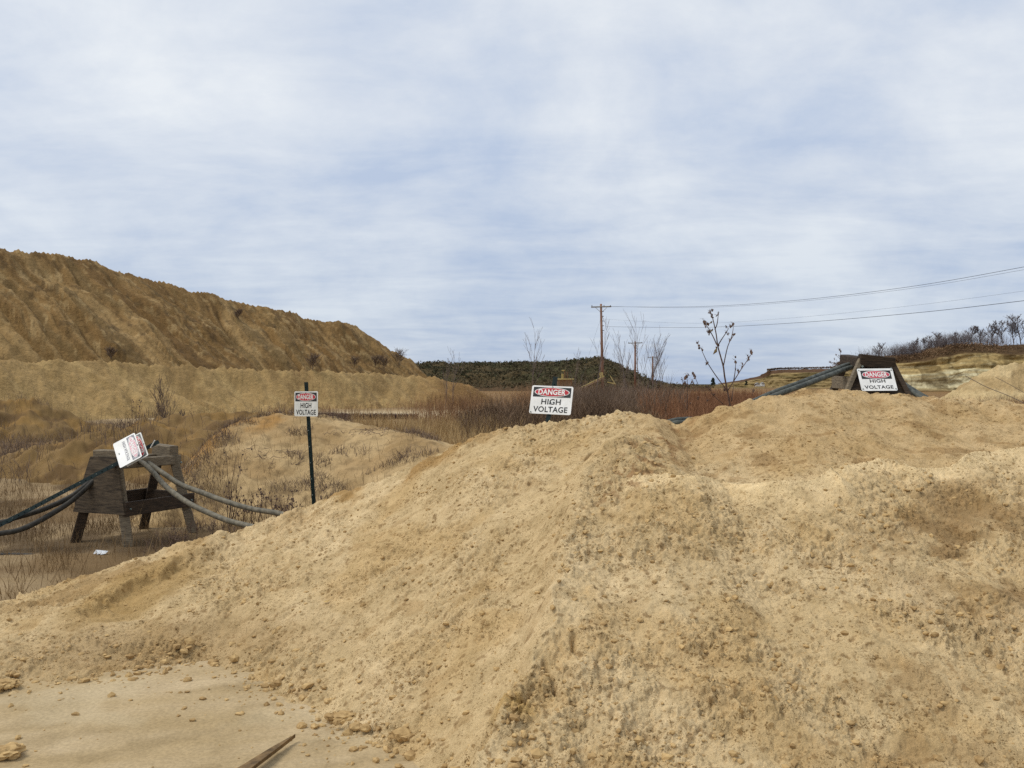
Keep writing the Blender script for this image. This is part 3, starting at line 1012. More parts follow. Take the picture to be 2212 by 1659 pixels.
HP = [(400, 800, 250), (880, 790, 250), (920, 786, 250), (1100, 787, 245), (1200, 786, 240), (1255, 781, 235), (1290, 777, 230), (1318, 785, 230), (1350, 800, 228), (1400, 826, 226), (1450, 836, 225), (1520, 842, 225)]
HX, HY, HZ = hill("brush_hill", HP, 46, 250, 60, dark_col, 500, 1520, 360, 1.0, 410)


def field_col(X, Y, Z):
    c = np.empty(X.shape + (3,))
    c[:] = srgb(96, 84, 54)
    c = mixc(c, srgb(150, 124, 74), sstep(-0.2, 0.3, fbm(X * 0.02, Y * 0.05, 421, 3)) * 0.6)
    return c


hill("distant_hill", [(1400, 836, 620), (1520, 833, 620), (1640, 826, 620), (1720, 818, 600), (1800, 822, 600), (2000, 826, 600), (2600, 820, 600)], 120, 600, 20, field_col, 1380, 2600, 200, 0.8, 430)


def strata_col(X, Y, Z, zr):
    c = np.empty(X.shape + (3,))
    h = zr + 0.02 * fbm(X * 0.05, Y * 0.05, 441, 3)
    c[:] = srgb(182, 166, 124)
    pale = srgb(222, 212, 172)
    c = mixc(c, pale, sstep(0.06, 0.12, h) * (1 - sstep(0.5, 0.58, h)) * sstep(-0.4, 0.2, fbm(X * 0.06, Z * 0.2, 443, 3) + 0.3))
    c = mixc(c, srgb(176, 150, 98), sstep(0.44, 0.5, h) * 0.85)
    c = mixc(c, srgb(206, 182, 126), sstep(0.05, 0.35, np.sin(h * 70 + 1.2 * fbm(X * 0.04, Y * 0.04, 445, 3))) * sstep(0.2, 0.3, h) * 0.6)
    c = mixc(c, srgb(150, 132, 90), sstep(0.1, 0.5, fbm(X * 0.5, Z * 0.9, 451, 5)) * 0.6)
    c = mixc(c, srgb(228, 216, 174), sstep(0.2, 0.5, fbm(X * 0.35, Z * 1.6, 453, 5)) * 0.5 * (1 - sstep(0.7, 0.8, h)))
    stain = sstep(0.1, 0.35, fbm(X * 0.45, Z * 0.06, 447, 4))
    c = mixc(c, srgb(104, 86, 52), stain * sstep(0.05, 0.2, h) * 0.62)
    c = mixc(c, srgb(96, 76, 52), sstep(0.74, 0.8, h + 0.03 * fbm(X * 0.3, Z * 0.2, 449, 2)))
    c = mixc(c, srgb(116, 92, 58), (1 - sstep(0.0, 0.08, h)))
    return c


def quarry_wall(name, prof, baseband, seed, colk):
    """cut face: near-vertical with ledges, then a strip of ground on top"""
    q = np.array([tuple(P(*p)) for p in prof])
    nu = 520
    tt = np.linspace(0, len(q) - 1, nu)
    ax, ay, az = (np.interp(tt, np.arange(len(q)), q[:, k]) for k in range(3))
    nv = 64
    hv = np.linspace(0, 1, nv)
    # set-back of each level in metres: benches cut in the rock
    back = np.interp(hv, [0, 0.06, 0.44, 0.47, 0.6, 0.63, 0.76, 0.80, 0.9, 1.0], [-4.5, -1.2, -0.6, 0.6, 1.0, 1.9, 2.3, 3.4, 6.5, 10])
    Hh, _ = np.meshgrid(hv, tt, indexing='ij')
    n1 = 1.2 * fbm(ax[None] * 0.16 + 0 * Hh, Hh * 4, seed, 6) + 0.5 * np.abs(vnoise(ax[None] * 0.5 + 0 * Hh, Hh * 1.2, seed + 4))
    Y = ay[None] + back[:, None] + 0.8 * n1
    X = np.repeat(ax[None], nv, 0) + 0.4 * fbm(Y * 0.2, Hh * 4, seed + 7, 2)
    Z = az[None] * Hh + 0.15 * fbm(X * 0.4, Hh * 6, seed + 9, 3) * (Hh > 0.02)
    col = strata_col(X, Y, Z, Hh) if colk is None else colk(X, Y, Z, Hh)
    # plateau
    Y2 = np.concatenate([Y, (ay + 30)[None], (ay + 160)[None]])
    X2 = np.concatenate([X, (ax * (ay + 30) / ay)[None], (ax * (ay + 160) / ay)[None]])
    Z2 = np.concatenate([Z, az[None] * 1.0, az[None] * 0.9])
    C2 = np.concatenate([col, col[-1:], col[-1:]])
    grid_obj(name, X2, Y2, Z2, M_FAR, C2)


WALL = [(1838, 783, 215), (1870, 778, 208), (1905, 771, 200), (1960, 767, 192), (2010, 762, 186), (2045, 752, 182), (2085, 741, 180), (2130, 738, 178), (2212, 742, 175), (2400, 735, 168), (2800, 730, 160)]
quarry_wall("quarry_wall", WALL, None, 460, None)


def mesa_col(X, Y, Z, h):
    c = np.empty(X.shape + (3,))
    c[:] = srgb(166, 144, 100)
    c = mixc(c, srgb(168, 146, 96), sstep(0.0, 0.4, fbm(X * 0.05, Z * 0.5, 471, 4)) * 0.7)
    c = mixc(c, srgb(86, 78, 48), sstep(0.0, 0.4, fbm(X * 0.08, Z * 0.3, 473, 4)) * 0.7)
    return mixc(c, srgb(98, 74, 54), sstep(0.78, 0.84, h))


quarry_wall("far_quarry_wall", [(1560, 829, 430), (1610, 822, 420), (1655, 812, 410), (1672, 801, 400), (1700, 798, 390), (1760, 797, 380), (1840, 795, 370), (1900, 793, 360)], None, 480, mesa_col)

# ------------------------------------------------------------------ vegetation masses


def blades(name, base, h, w, lean, mat, seg=2, kinds=None, parent=None):
    n = len(base)
    a = RS.uniform(0, 6.283, n)
    wx, wy = np.cos(a) * w, np.sin(a) * w
    W = np.stack([wx, wy, np.zeros(n)], -1)
    mid = base + np.stack([lean[:, 0] * h * 0.35, lean[:, 1] * h * 0.35, h * 0.55], -1)
    tip = base + np.stack([lean[:, 0] * h, lean[:, 1] * h, h], -1)
    V = np.stack([base - W, base + W, mid - W * 0.7, mid + W * 0.7, tip], 1).reshape(-1, 3)
    k = (np.arange(n) * 5)[:, None]
    q = k + np.array([[0, 1, 3, 2]])
    t = k + np.array([[2, 3, 4]])
    return mesh_from(name, V, [q, t], mat, parent, smooth=False)


def surf(x, y):
    z = floor_z(x, y)
    z = np.maximum(z, np.where((x > -5.6) & (x < 2.4) & (y > 8.3) & (y < 17), bank_z(x, y), -9))
    for f in SURFS:
        z = np.maximum(z, f(x, y))
    return z


def region(n, u0, u1, d0, d1, dens=None):
    u = RS.uniform(u0, u1, n)
    d = np.sqrt(RS.uniform(d0 * d0, d1 * d1, n))
    x = (u - CU) / F * d
    if dens is not None:
        k = RS.rand(n) < dens(u, d, x)
        x, d = x[k], d[k]
    return x, d


def brush(name, x, y, z, h, mat, label, twigs=3, w=0.007, spread=0.28, cat="brush"):
    """upright bare stems with side twigs"""
    n = len(x)
    ln = RS.normal(0, spread * 0.6, (n, 2))
    base = np.stack([x, y, z], -1)
    B, H, Wd, Ln = [base], [h], [np.full(n, w)], [ln]
    for k in range(twigs):
        t = RS.uniform(0.25, 0.8, n)
        p = base + np.stack([ln[:, 0] * h * t * (0.5 + 0.5 * t), ln[:, 1] * h * t * (0.5 + 0.5 * t), h * t], -1)
        B.append(p)
        H.append(h * RS.uniform(0.2, 0.5, n))
        Wd.append(np.full(n, w * 0.6))
        Ln.append(ln + RS.normal(0, spread * 1.6, (n, 2)))
    o = blades(name, np.concatenate(B), np.concatenate(H), np.concatenate(Wd), np.concatenate(Ln), mat)
    return tag(o, label, cat, kind='stuff')


# short dry grass round the left cable stand and behind the berm
def gdens(u, d, x):
    return (0.15 + 0.85 * sstep(-0.15, 0.35, fbm(x * 0.8, d * 0.6, 501, 3))) * (1 - 0.88 * sstep(440, 540, u) * sstep(10.0, 10.8, d))


x, y = region(34000, -150, 900, 6.3, 14, gdens)
n = len(x)
o = blades("dry_grass", np.stack([x, y, surf(x, y) - 0.01], -1), RS.uniform(0.05, 0.2, n) * (0.5 + RS.rand(n)) * np.where(RS.rand(n) < 0.15, 1.8, 1.0), np.full(n, 0.0022), RS.normal(0, 0.4, (n, 2)), M_DRYGRASS)
tag(o, "short dry brown grass on the ground behind the berm", "grass", kind='stuff')
x, y = region(26000, 390, 1000, 9.6, 13.6, lambda u, d, x: sstep(0.22, 0.5, fbm(x * 1.1, d * 1.6, 511, 4)) + 0.35 * np.exp(-((u - 440) / 60) ** 2))
n = len(x)
o = blades("bank_tufts", np.stack([x, y, surf(x, y) - 0.01], -1), RS.uniform(0.03, 0.14, n), np.full(n, 0.003), RS.normal(0, 0.6, (n, 2)), M_GREYBRUSH)
tag(o, "small tufts of dead weeds scattered over the sand bank", "weeds", kind='stuff')
x, y = region(20000, -200, 760, 14, 34, lambda u, d, x: 0.1 + 0.9 * sstep(-0.05, 0.35, fbm(x * 0.3, d * 0.25, 503, 3)))
n = len(x)
brush("low_weeds", x, y, surf(x, y), RS.uniform(0.1, 0.4, n), M_GREYBRUSH, "low grey brown weeds spread over the flat behind the stand", 2, 0.004, 0.5, "weeds")
x, y = region(15000, 760, 1420, 15, 30, lambda u, d, x: 0.25 + 0.75 * sstep(-0.2, 0.3, fbm(x * 0.5, d * 0.4, 505, 3)))
n = len(x)
brush("dry_reeds", x, y, surf(x, y), RS.uniform(0.3, 0.75, n), M_STRAW, "pale straw-coloured reeds standing behind the berm", 1, 0.006, 0.25, "reeds")
x, y = region(15000, 560, 1150, 30, 58, lambda u, d, x: (0.04 + 0.96 * sstep(-0.05, 0.4, fbm(x * 0.25, d * 0.15, 507, 3))) * (0.25 + 0.75 * sstep(820, 1000, u)))
n = len(x)
brush("tan_brush", x, y, surf(x, y), RS.uniform(0.3, 1.5, n) * (0.5 + 0.8 * sstep(-8, 1, x)) * (0.75 + 0.5 * vnoise(x * 0.4, y * 0.3, 77)), M_TANBRUSH, "reddish tan thin brush in front of the spoil bench", 3, 0.008, 0.25)
x, y = region(9000, 1000, 1420, 22, 34, lambda u, d, x: 0.2 + 0.8 * sstep(-0.25, 0.15, fbm(x * 0.6, d * 0.4, 513, 3)))
n = len(x)
hh = 0.35 + 0.85 * np.exp(-((x - 1.2) / 3.6) ** 2)
brush("dark_thicket", x, y, surf(x, y), RS.uniform(0.5, 1.15, n) * hh * (0.8 + 0.5 * vnoise(x * 0.9, y * 0.6, 79)), M_DARKBRUSH, "dense dark brown thicket behind the middle sign", 3, 0.01, 0.4, "thicket")
x, y = region(8000, 1180, 1480, 34, 75, lambda u, d, x: 0.15 + 0.85 * sstep(-0.2, 0.3, fbm(x * 0.3, d * 0.15, 509, 3)))
n = len(x)
brush("grey_brush", x, y, surf(x, y), RS.uniform(0.5, 1.5, n) * np.where(RS.rand(n) < 0.06, 1.6, 1.0), M_GREYBRUSH, "tall grey brown brush around the wooden power pole", 4, 0.011, 0.3)
x, y = region(18000, 1380, 1800, 26, 75, lambda u, d, x: (0.25 + 0.75 * sstep(-0.3, 0.2, fbm(x * 0.35, d * 0.15, 515, 3))) * 1 - 0.7 * sstep(1560, 1760, u))
n = len(x)
brush("red_brush", x, y, surf(x, y), RS.uniform(0.5, 1.4, n) * (0.85 + 0.35 * vnoise(x * 0.5, y * 0.3, 81)), M_REDBRUSH, "dense reddish brown brush below the tall dead weed", 3, 0.011, 0.22)
x, y = region(9000, 1930, 2700, 24, 50, lambda u, d, x: sstep(1930, 2020, u) * sstep(2700, 2400, u) * (0.3 + 0.7 * sstep(-0.2, 0.2, fbm(x * 0.4, d * 0.2, 517, 3))))
n = len(x)
brush("right_brush", x, y, surf(x, y), RS.uniform(0.3, 1.05, n), M_TANBRUSH, "reddish tan brush at the foot of the pale sand heap", 3, 0.009, 0.3)


x, y = region(3000, 590, 900, 39, 42.5)
n = len(x)
brush("dark_strip", x, y, surf(x, y), RS.uniform(0.1, 0.28, n), plain_mat("maroon_stems", srgb(64, 44, 42), srgb(92, 66, 58), 0.6, 0.9), "low dark maroon strip of short stems below the spoil bench", 3, 0.015, 0.5, "weeds")  # low dark strip made of short maroon stems


def scrub(name, P3, size, mat, label):
    n = len(P3)
    k = 5
    a = RS.normal(0, 1, (n, k, 3))
    a[..., 2] = np.abs(a[..., 2]) * 0.8
    ctr = P3[:, None, :] + a * (size[:, None, None] * 0.45)
    t = RS.normal(0, 1, (n, k, 3, 3)) * size[:, None, None, None] * 0.42
    V = (ctr[:, :, None, :] + t).reshape(-1, 3)
    o = mesh_from(name, V, [np.arange(len(V)).reshape(-1, 3)], mat, smooth=False)
    return tag(o, label, "scrub", kind='stuff')


k = RS.randint(0, HX.size, 15000)
px, py, pz = HX.ravel()[k], HY.ravel()[k], HZ.ravel()[k]
kk = pz > 0.6
P3 = np.stack([px, py, pz], -1)[kk] + RS.normal(0, 0.6, (kk.sum(), 3)) * np.array([1, 1, 0.2])
scrub("hill_scrub", P3, RS.uniform(0.2, 0.6, len(P3)), M_SCRUB, "brown grey leafless scrub covering the far hill")
k = RS.randint(0, HX.size, 5000)
P3 = np.stack([HX.ravel()[k], HY.ravel()[k], HZ.ravel()[k]], -1)
kk = (P3[:, 2] > 2.5) & (fbm(P3[:, 0] * 0.05, P3[:, 2] * 0.3, 521, 3) > 0.05)
P3 = P3[kk]
scrub("green_scrub", P3, RS.uniform(0.25, 0.7, len(P3)), M_SCRUBG, "dark green shrubs in patches on the far hill")
q = np.array([tuple(P(*p)) for p in WALL])
tt = RS.uniform(0, len(q) - 1.01, 5000)
wx, wy, wz = (np.interp(tt, np.arange(len(q)), q[:, i]) for i in range(3))
P3 = np.stack([wx, wy + RS.uniform(3, 14, 5000), wz * RS.uniform(0.8, 1.0, 5000)], -1)
scrub("cliff_top_scrub", P3, RS.uniform(0.1, 0.36, 5000), plain_mat("cliff_scrub", srgb(100, 78, 58), srgb(136, 110, 82), 0.2, 0.95), "rusty brown scrub along the top of the quarry wall")
q = np.array([tuple(P(*p)) for p in [(1672, 799, 396), (1700, 796, 396), (1760, 795, 388), (1840, 793, 378), (1900, 791, 368)]])
tt = RS.uniform(0, len(q) - 1.01, 2200)
wx, wy, wz = (np.interp(tt, np.arange(len(q)), q[:, i]) for i in range(3))
scrub("far_treeline", np.stack([wx, wy + 10.5, wz + RS.uniform(-0.3, 0.3, 2200)], -1), RS.uniform(0.12, 0.4, 2200), M_DARKBRUSH, "dark tree line along the far quarry rim")

# ------------------------------------------------------------------ trees


def grow(rnd, height, r0, levels, spread, nb, upw=0.25, lean=(0, 0), start=0.3, sides=(6, 4, 3, 3), minr=0.004, ratio=0.55):
    trunk, crown = MB(), MB()

    def limb(p, d, ln, r, lv):
        n = (5, 4, 3, 2)[min(lv, 3)]
        pts, rad = [p.copy()], [r]
        q, dd = p.copy(), d.copy()
        for i in range(n):
            dd = (dd + Vector((rnd.gauss(0, 0.07), rnd.gauss(0, 0.07), rnd.gauss(0, 0.04) + upw * 0.12))).normalized()
            q = q + dd * (ln / n)
            pts.append(q.copy())
            rad.append(max(minr, r * (1 - 0.85 * (i + 1) / n)))
        (trunk if lv == 0 else crown).tube(pts, rad, sides[min(lv, 3)], cap=False)
        if lv >= levels:
            return
        k = nb[lv] if lv < len(nb) else nb[-1]
        for j in range(k):
            t = start + (0.98 - start) * (j + rnd.random()) / k if lv == 0 else rnd.uniform(0.25, 1.0)
            i = min(int(t * n), n - 1)
            f = t * n - i
            bp = pts[i].lerp(pts[i + 1], f)
            br = max(minr, (rad[i] * (1 - f) + rad[i + 1] * f) * 0.62)
            az = rnd.uniform(0, 6.283)
            bd = (pts[i + 1] - pts[i]).normalized()
            side = Vector((math.cos(az), math.sin(az), 0))
            bd = (bd * (1 - spread) + side * spread + Vector((0, 0, upw))).normalized()
            limb(bp, bd, ln * ratio * rnd.uniform(0.7, 1.15) * (1.15 - 0.5 * t if lv == 0 else 1), br, lv + 1)
    limb(Vector((0, 0, 0)), Vector((lean[0], lean[1], 1)).normalized(), height, r0, 0)
    return trunk, crown


def tree(name, loc, mats, label, cat, group=None, **kw):
    t, c = grow(R, **kw)
    e = empty(name, loc)
    tag(e, label, cat, group)
    t.build("trunk", mats[0], e)
    c.build("crown", mats[1], e)
    return e


def dup(root, loc, rot=0.0, sc=1.0, label=None, group=None):
    r = root.copy()
    COL.objects.link(r)
    r.location = loc
    r.rotation_euler = (0, 0, rot)
    r.scale = (sc, sc, sc)
    if label: r['label'] = label
    if group: r['group'] = group
    for ch in root.children:
        c = ch.copy()
        COL.objects.link(c)
        c.parent = r
        for g in ch.children:
            d = g.copy()
            COL.objects.link(d)
            d.parent = c
    return r


# bare trees on the rim of the quarry
RIM = [(1895, 748, 776, 'leaning bare tree on the rim just right of the half-buried stand', 0.4),
       (1862, 768, 782, 'stunted bare tree on the rim above the half-buried stand', 0.3),
       (1978, 740, 768, 'low bushy bare tree, first of the grove on the quarry rim', 0),
       (2000, 736, 766, 'spreading bare tree second from the left in the rim grove', 0),
       (2022, 728, 764, 'tall clear-trunked bare tree with a fan crown on the rim', 0),
       (2040, 738, 760, 'short bare tree right of the fan-crowned tree on the rim', 0),
       (2062, 726, 754, 'round-crowned bare tree left of the grassy knoll on the rim', 0),
       (2098, 711, 741, 'wide bare tree at the left end of the knoll on the rim', 0),
       (2118, 712, 740, 'bare tree second from the left on the knoll of the rim', 0),
       (2142, 706, 739, 'dense twiggy bare tree in the middle of the knoll', 0),
       (2165, 702, 739, 'dense bare tree right of the middle of the knoll', 0),
       (2190, 700, 741, 'slim bare tree before the tallest one on the rim', 0),
       (2205, 688, 742, 'tallest bare tree of the rim at the right edge of the photo', 0),
       (1950, 756, 769, 'tiny bare tree left of the grove on the quarry rim', 0)]
for i, (u, vt, vb, lb, ln) in enumerate(RIM):
    d = np.interp(u, [p[0] for p in WALL], [p[2] for p in WALL]) + 9
    b = P(u, vb + 2, d)
    tree("bare_tree", b, (M_FARBARK, M_FARBARK), lb, "tree", "bare trees on the quarry rim", height=(vb - vt + 5) * d / F * 0.9, r0=0.13, levels=3, spread=0.48, nb=(12, 7, 5), upw=0.15, lean=(ln, 0), start=0.1, minr=0.022, sides=(5, 3, 3, 3), ratio=0.52)

tt = RS.uniform(1.5, 8.3, 5200)
q = np.array([tuple(P(*p)) for p in WALL])
wx, wy, wz = (np.interp(tt, np.arange(len(q)), q[:, i]) for i in range(3))
kk = RS.rand(5200) < 0.15 + 0.85 * sstep(-0.2, 0.3, vnoise(tt * 2.0, tt * 0 + 0.5, 91)) * sstep(1.5, 4, tt)
wx, wy, wz = wx[kk], wy[kk] + RS.uniform(6, 13, kk.sum()), wz[kk]
brush("rim_brush", wx, wy, wz - 0.2, RS.uniform(0.6, 3.0, len(wx)), M_FARBARK, "hazy grey twigs of undergrowth between the trees on the quarry rim", 4, 0.016, 0.4, "undergrowth")

# thin saplings in the middle distance
SAP = [(1147, 712, 868, 60, 'tall bare sapling with upswept branches left of the middle sign', 0.0, 9),
       (978, 755, 862, 62, 'thin bare sapling at the right foot of the spoil heap', 0.0, 5),
       (962, 770, 862, 60, 'shorter bare sapling left of the thin one at the heap foot', 0.0, 5),
       (1243, 760, 872, 55, 'slender bare sapling between the middle sign and the power pole', 0.02, 4),
       (1288, 690, 868, 58, 'bare sapling with a hooked top just left of the power pole', 0.1, 4),
       (1344, 742, 866, 62, 'bare sapling close right of the tall power pole', -0.02, 5),
       (1358, 726, 866, 64, 'twiggy bare sapling left of the second power pole', -0.02, 6),
       (1384, 688, 866, 66, 'tallest bare sapling, right behind the second power pole', 0.02, 8),
       (1398, 720, 866, 60, 'leaning bare sapling between the second and third power poles', 0.12, 6),
       (1406, 740, 866, 70, 'fine bare sapling left of the third power pole', 0.0, 6),
       (1422, 728, 866, 72, 'bare sapling right behind the third power pole', 0.02, 6),
       (1437, 762, 866, 70, 'rightmost bare sapling of the clump by the power poles', 0.08, 6)]
for u, vt, vb, d, lb, ln, nb in SAP:
    h = (vb - vt) * d / F * 0.9
    tree("bare_sapling", P(u - ln * 60, CV + EYE / d * F, d), (M_TWIG, M_TWIG), lb, "tree", "bare saplings near the power poles", height=h, r0=0.034, levels=2, spread=0.33, nb=(nb + 4, 3), upw=0.35, lean=(ln, 0), start=0.2, minr=0.007, sides=(5, 3, 3, 3), ratio=0.5)

# dark leafless bushes on and before the spoil heap
mats_b = (M_DARKBRUSH, M_DARKBRUSH)
BUSH = [(362, 895, 26, 2.2, 'dark twiggy bush left of the bank, tallest before the bench'),
        (345, 898, 24, 1.3, 'lower dark bush at the left of the tallest twiggy bush'),
        (300, 912, 22, 0.9, 'sparse dark bush between the brown mound and the bank'),
        (392, 900, 24, 1.0, 'small dark bush at the right of the tallest twiggy bush')]
for u, v, d, h, lb in BUSH:
    tree("bare_bush", P(u, CV + EYE / d * F, d) + Vector((0, 0, 0.1)), (M_GREYBRUSH, M_GREYBRUSH), lb, "bush", "dark bushes before the spoil bench", height=h * 0.56, r0=0.012, levels=2, spread=0.4, nb=(16, 5), upw=0.4, start=0.05, minr=0.005, sides=(4, 3, 3, 3), ratio=0.6)
HBUSH = [(765, 795, 84, 1.5), (862, 790, 90, 2.4), (830, 800, 88, 2.0), (675, 800, 76, 1.5), (240, 776, 58, 1.0), (515, 690, 78, 1.2), (810, 795, 87, 1.6)]
HL = ['dark bush alone on the lower heap above the left sign', 'widest dark bush near the right end of the spoil heap', 'dark bush left of the widest one on the spoil heap', 'small bush at the heap foot above the left sign post', 'small dark bush at the foot of the heap far left', 'dark bush high on the spoil heap face', 'low bush in the row near the right end of the heap']
dg = bpy.context.evaluated_depsgraph_get()


def drop(u, v):
    """first real surface seen at (u, v)"""
    o = Vector((0, 0, EYE))
    d = (P(u, v, 10) - o).normalized()
    hit_, loc, nrm, _, ob, _ = SC.ray_cast(bpy.context.view_layer.depsgraph, o, d)
    return loc if hit_ else P(u, v, 60)


bpy.context.view_layer.update()
for (u, v, d, h), lb in zip(HBUSH, HL):
    tree("bare_bush", drop(u, v), (M_GREYBRUSH, M_GREYBRUSH), lb, "bush", "dark bushes on the spoil heap", height=h * 0.5, r0=0.02, levels=2, spread=0.6, nb=(22, 7), upw=0.3, start=0.03, minr=0.010, sides=(3, 3, 3, 3), ratio=0.8)


def conifer(u, v, d, h, lb):
    e = empty("conifer_tree", P(u, v, d))
    tag(e, lb, "tree")
    m = MB()
    m.tube([(0, 0, 0), (0, 0, h)], [h * 0.03, 0.02], 5)
    m.build("trunk", M_BARK, e)
    m = MB()
    for i in range(70):
        t = R.uniform(0.12, 1)
        r = h * 0.42 * (1 - t) ** 0.8 * R.uniform(0.5, 1.0) + 0.05
        a = R.uniform(0, 6.283)
        m.blob((math.cos(a) * r * 0.8, math.sin(a) * r * 0.8, t * h), h * 0.1 * R.uniform(0.6, 1.2), R, (1.3, 1.3, 0.6), 0.35)
    m.build("crown", M_CONIFER, e)


conifer(1540, 835, 380, 3.6, "dark evergreen standing alone on the horizon left of the dead weed")
conifer(1612, 834, 400, 2.4, "small dark evergreen on the horizon right of the dead weed stem")

# ------------------------------------------------------------------ power poles and lines


def power_pole(u, vt, d, arm, lb, mat, lean=0.0, r=0.15):
    base = P(u, CV + EYE / d * F, d)
    h = EYE + (CV - vt) / F * d
    e = empty("power_pole", base)
    tag(e, lb, "power pole", "wooden power poles")
    top = Vector((-lean * h, 0, h))
    m = MB()
    m.tube([Vector((0, 0, -0.5)), top * 0.5, top], [r, r * 0.85, r * 0.66], 10)
    m.build("pole", mat, e, smooth=True)
    za = h * 0.965
    c = top * 0.965
    m = MB()
    m.beam(c + Vector((-arm / 2, -r * 0.9, 0)), c + Vector((arm / 2, -r * 0.9, 0.06)), 0.1, 0.13)
    m.build("crossarm", M_POLEG if mat is M_POLE else mat, e)
    for s in (-1, 1):
        m = MB()
        m.beam(c + Vector((s * arm * 0.28, -r * 1.2, -0.06)), c + Vector((s * 0.05, -r * 1.0, -0.55)), 0.03, 0.04)
        m.build("brace", M_POLEG, e)
    for x in (-0.46, 0.14, 0.46):
        m = MB()
        m.tube([c + Vector((x * arm, -r * 0.9, 0.06)), c + Vector((x * arm, -r * 0.9, 0.2))], [0.035, 0.05], 6)
        m.build("insulator", M_WIRE, e)
    for k in range(5):
        z = h * (0.72 + 0.05 * k)
        p = Vector((-lean * z, 0, z))
        m = MB()
        m.beam(p + Vector((r * 0.5, 0, 0)), p + Vector((r * 1.6, 0, 0)), 0.05, 0.07)
        m.build("bracket", M_WIRE, e)
    return base, h


PB, PH = power_pole(1302.5, 657, 95, 2.15, "tall reddish wooden power pole with one crossarm, nearest of the row", M_POLE, 0.021, 0.17)
power_pole(1372, 738, 150, 2.4, "second wooden power pole of the row, standing among bare saplings", M_POLE, 0.0, 0.2)
power_pole(1410, 770, 200, 2.4, "third and smallest reddish power pole right of the saplings", M_POLE, 0.0, 0.25)
power_pole(1281, 792, 215, 1.9, "pale grey power pole standing before the far brush hill", M_POLEG, 0.0, 0.13)


def wire(name, pts, r, lb, cat="power line", grp="wires to the tall power pole"):
    sp = spline(pts, 8)
    m = MB()
    m.tube(sp, r, 4)
    return tag(m.build(name, M_WIRE), lb, cat, grp)


wire("power_line", [P(1320, 663, 95), P(1500, 663, 79), P(1700, 651, 66), P(1950, 622, 54), P(2212, 577, 45), P(2600, 500, 36)], 0.012, "highest overhead wire from the crossarm to the right edge of the sky")
wire("power_line", [P(1305, 662, 96), P(1500, 665, 80), P(1700, 654, 67), P(1950, 626, 55), P(2212, 583, 46), P(2600, 508, 37)], 0.007, "thin overhead wire just below the highest one")
wire("power_line", [P(1306, 690, 95), P(1500, 699, 80), P(1700, 688, 68), P(1950, 663, 56), P(2212, 629, 47), P(2600, 570, 38)], 0.005, "faintest overhead wire between the top and bottom wires")
wire("power_line", [P(1308, 706, 95), P(1500, 708, 76), P(1700, 699, 60), P(1950, 679, 47), P(2212, 650, 38), P(2600, 600, 30)], 0.012, "lowest overhead wire passing behind the tall dead weed")
wire("guy_wire", [P(1297, 690, 95), P(1262, 800, 92), P(1250, 850, 90)], 0.007, "guy wire running down left from the tall power pole", "guy wire", "guy wires of the tall power pole")
wire("guy_wire", [P(1308, 708, 95), P(1340, 760, 93), P(1400, 850, 90)], 0.007, "guy wire running down right from the tall power pole", "guy wire", "guy wires of the tall power pole")

# conveyor and bin by the pole
e = empty("conveyor", P(1255, CV + EYE / 88 * F, 88))
tag(e, "rusty yellow conveyor boom sloping up to the tall power pole", "conveyor")
o0 = e.location.copy()


def L_(u, v, d):
    return P(u, v, d) - o0


m = MB()
m.beam(L_(1246, 846, 86), L_(1305, 817, 90), 0.4, 0.1)
m.build("belt", M_RUST, e)
for k in range(9):
    a, b = L_(1246 + 59 * k / 9, 842 - 29 * k / 9, 85.7 + 4 * k / 9), L_(1246 + 59 * (k + 1) / 9, 846 - 29 * (k + 1) / 9 + 4, 85.7 + 4 * (k + 1) / 9)
    m = MB()
    m.beam(a, b, 0.05, 0.05)
    m.build("lattice_bar", M_YELLOW, e)
m = MB()
m.beam(L_(1246, 842, 85.7), L_(1305, 813, 89.7), 0.06, 0.08)
m.build("rail", M_YELLOW, e)
m = MB()
m.beam(L_(1300, 816, 89.5), L_(1298, 805, 89.5), 0.35, 0.3, (0, 1, 0))
m.build("motor_box", M_YELLOW, e)
for u in (1262, 1285):
    m = MB()
    m.beam(L_(u, 842 - (u - 1246) * 0.5, 87), L_(u - 2, 866, 87), 0.08, 0.08, (0, 1, 0))
    m.build("leg", M_RUST, e)
m = MB()
m.beam(L_(1312, 826, 90), L_(1330, 830, 90), 0.1, 0.1)
m.beam(L_(1318, 812, 90), L_(1328, 829, 90), 0.07, 0.07)
m.build("chute_frame", M_YELLOW, e)
m = MB()
m.beam(L_(1328, 829, 90), L_(1331, 866, 90), 0.09, 0.09, (0, 1, 0))
m.build("leg", M_RUST, e)
e = empty("feed_hopper", P(1220, CV + EYE / 85 * F, 85))
tag(e, "tan steel feed hopper with a yellow post, partly hidden by the middle sign", "hopper")
o0 = e.location.copy()
m = MB()
m.prism([L_(1203, 820, 85), L_(1238, 820, 85), L_(1234, 838, 85), L_(1207, 838, 85)], (0, 1.4, 0))
m.build("bin", M_TANBRUSH, e)
m = MB()
m.beam(L_(1202, 819.5, 84.9), L_(1239, 819.5, 84.9), 0.1, 0.12)
m.build("rim", M_YELLOW, e)
m = MB()
m.beam(L_(1215, 819, 85.5), L_(1215, 808, 85.5), 0.2, 0.2, (0, 1, 0))
m.build("yellow_post", M_YELLOW, e)
for u, t in ((1220, 801), (1226, 804)):
    m = MB()
    m.beam(L_(u, 819, 85.8), L_(u, t, 85.8), 0.12, 0.12, (0, 1, 0))
    m.build("mast", M_RUST, e)
m = MB()
m.beam(L_(1213, 801, 85.8), L_(1221, 801, 85.8), 0.1, 0.1)
m.build("mast_arm", M_YELLOW, e)
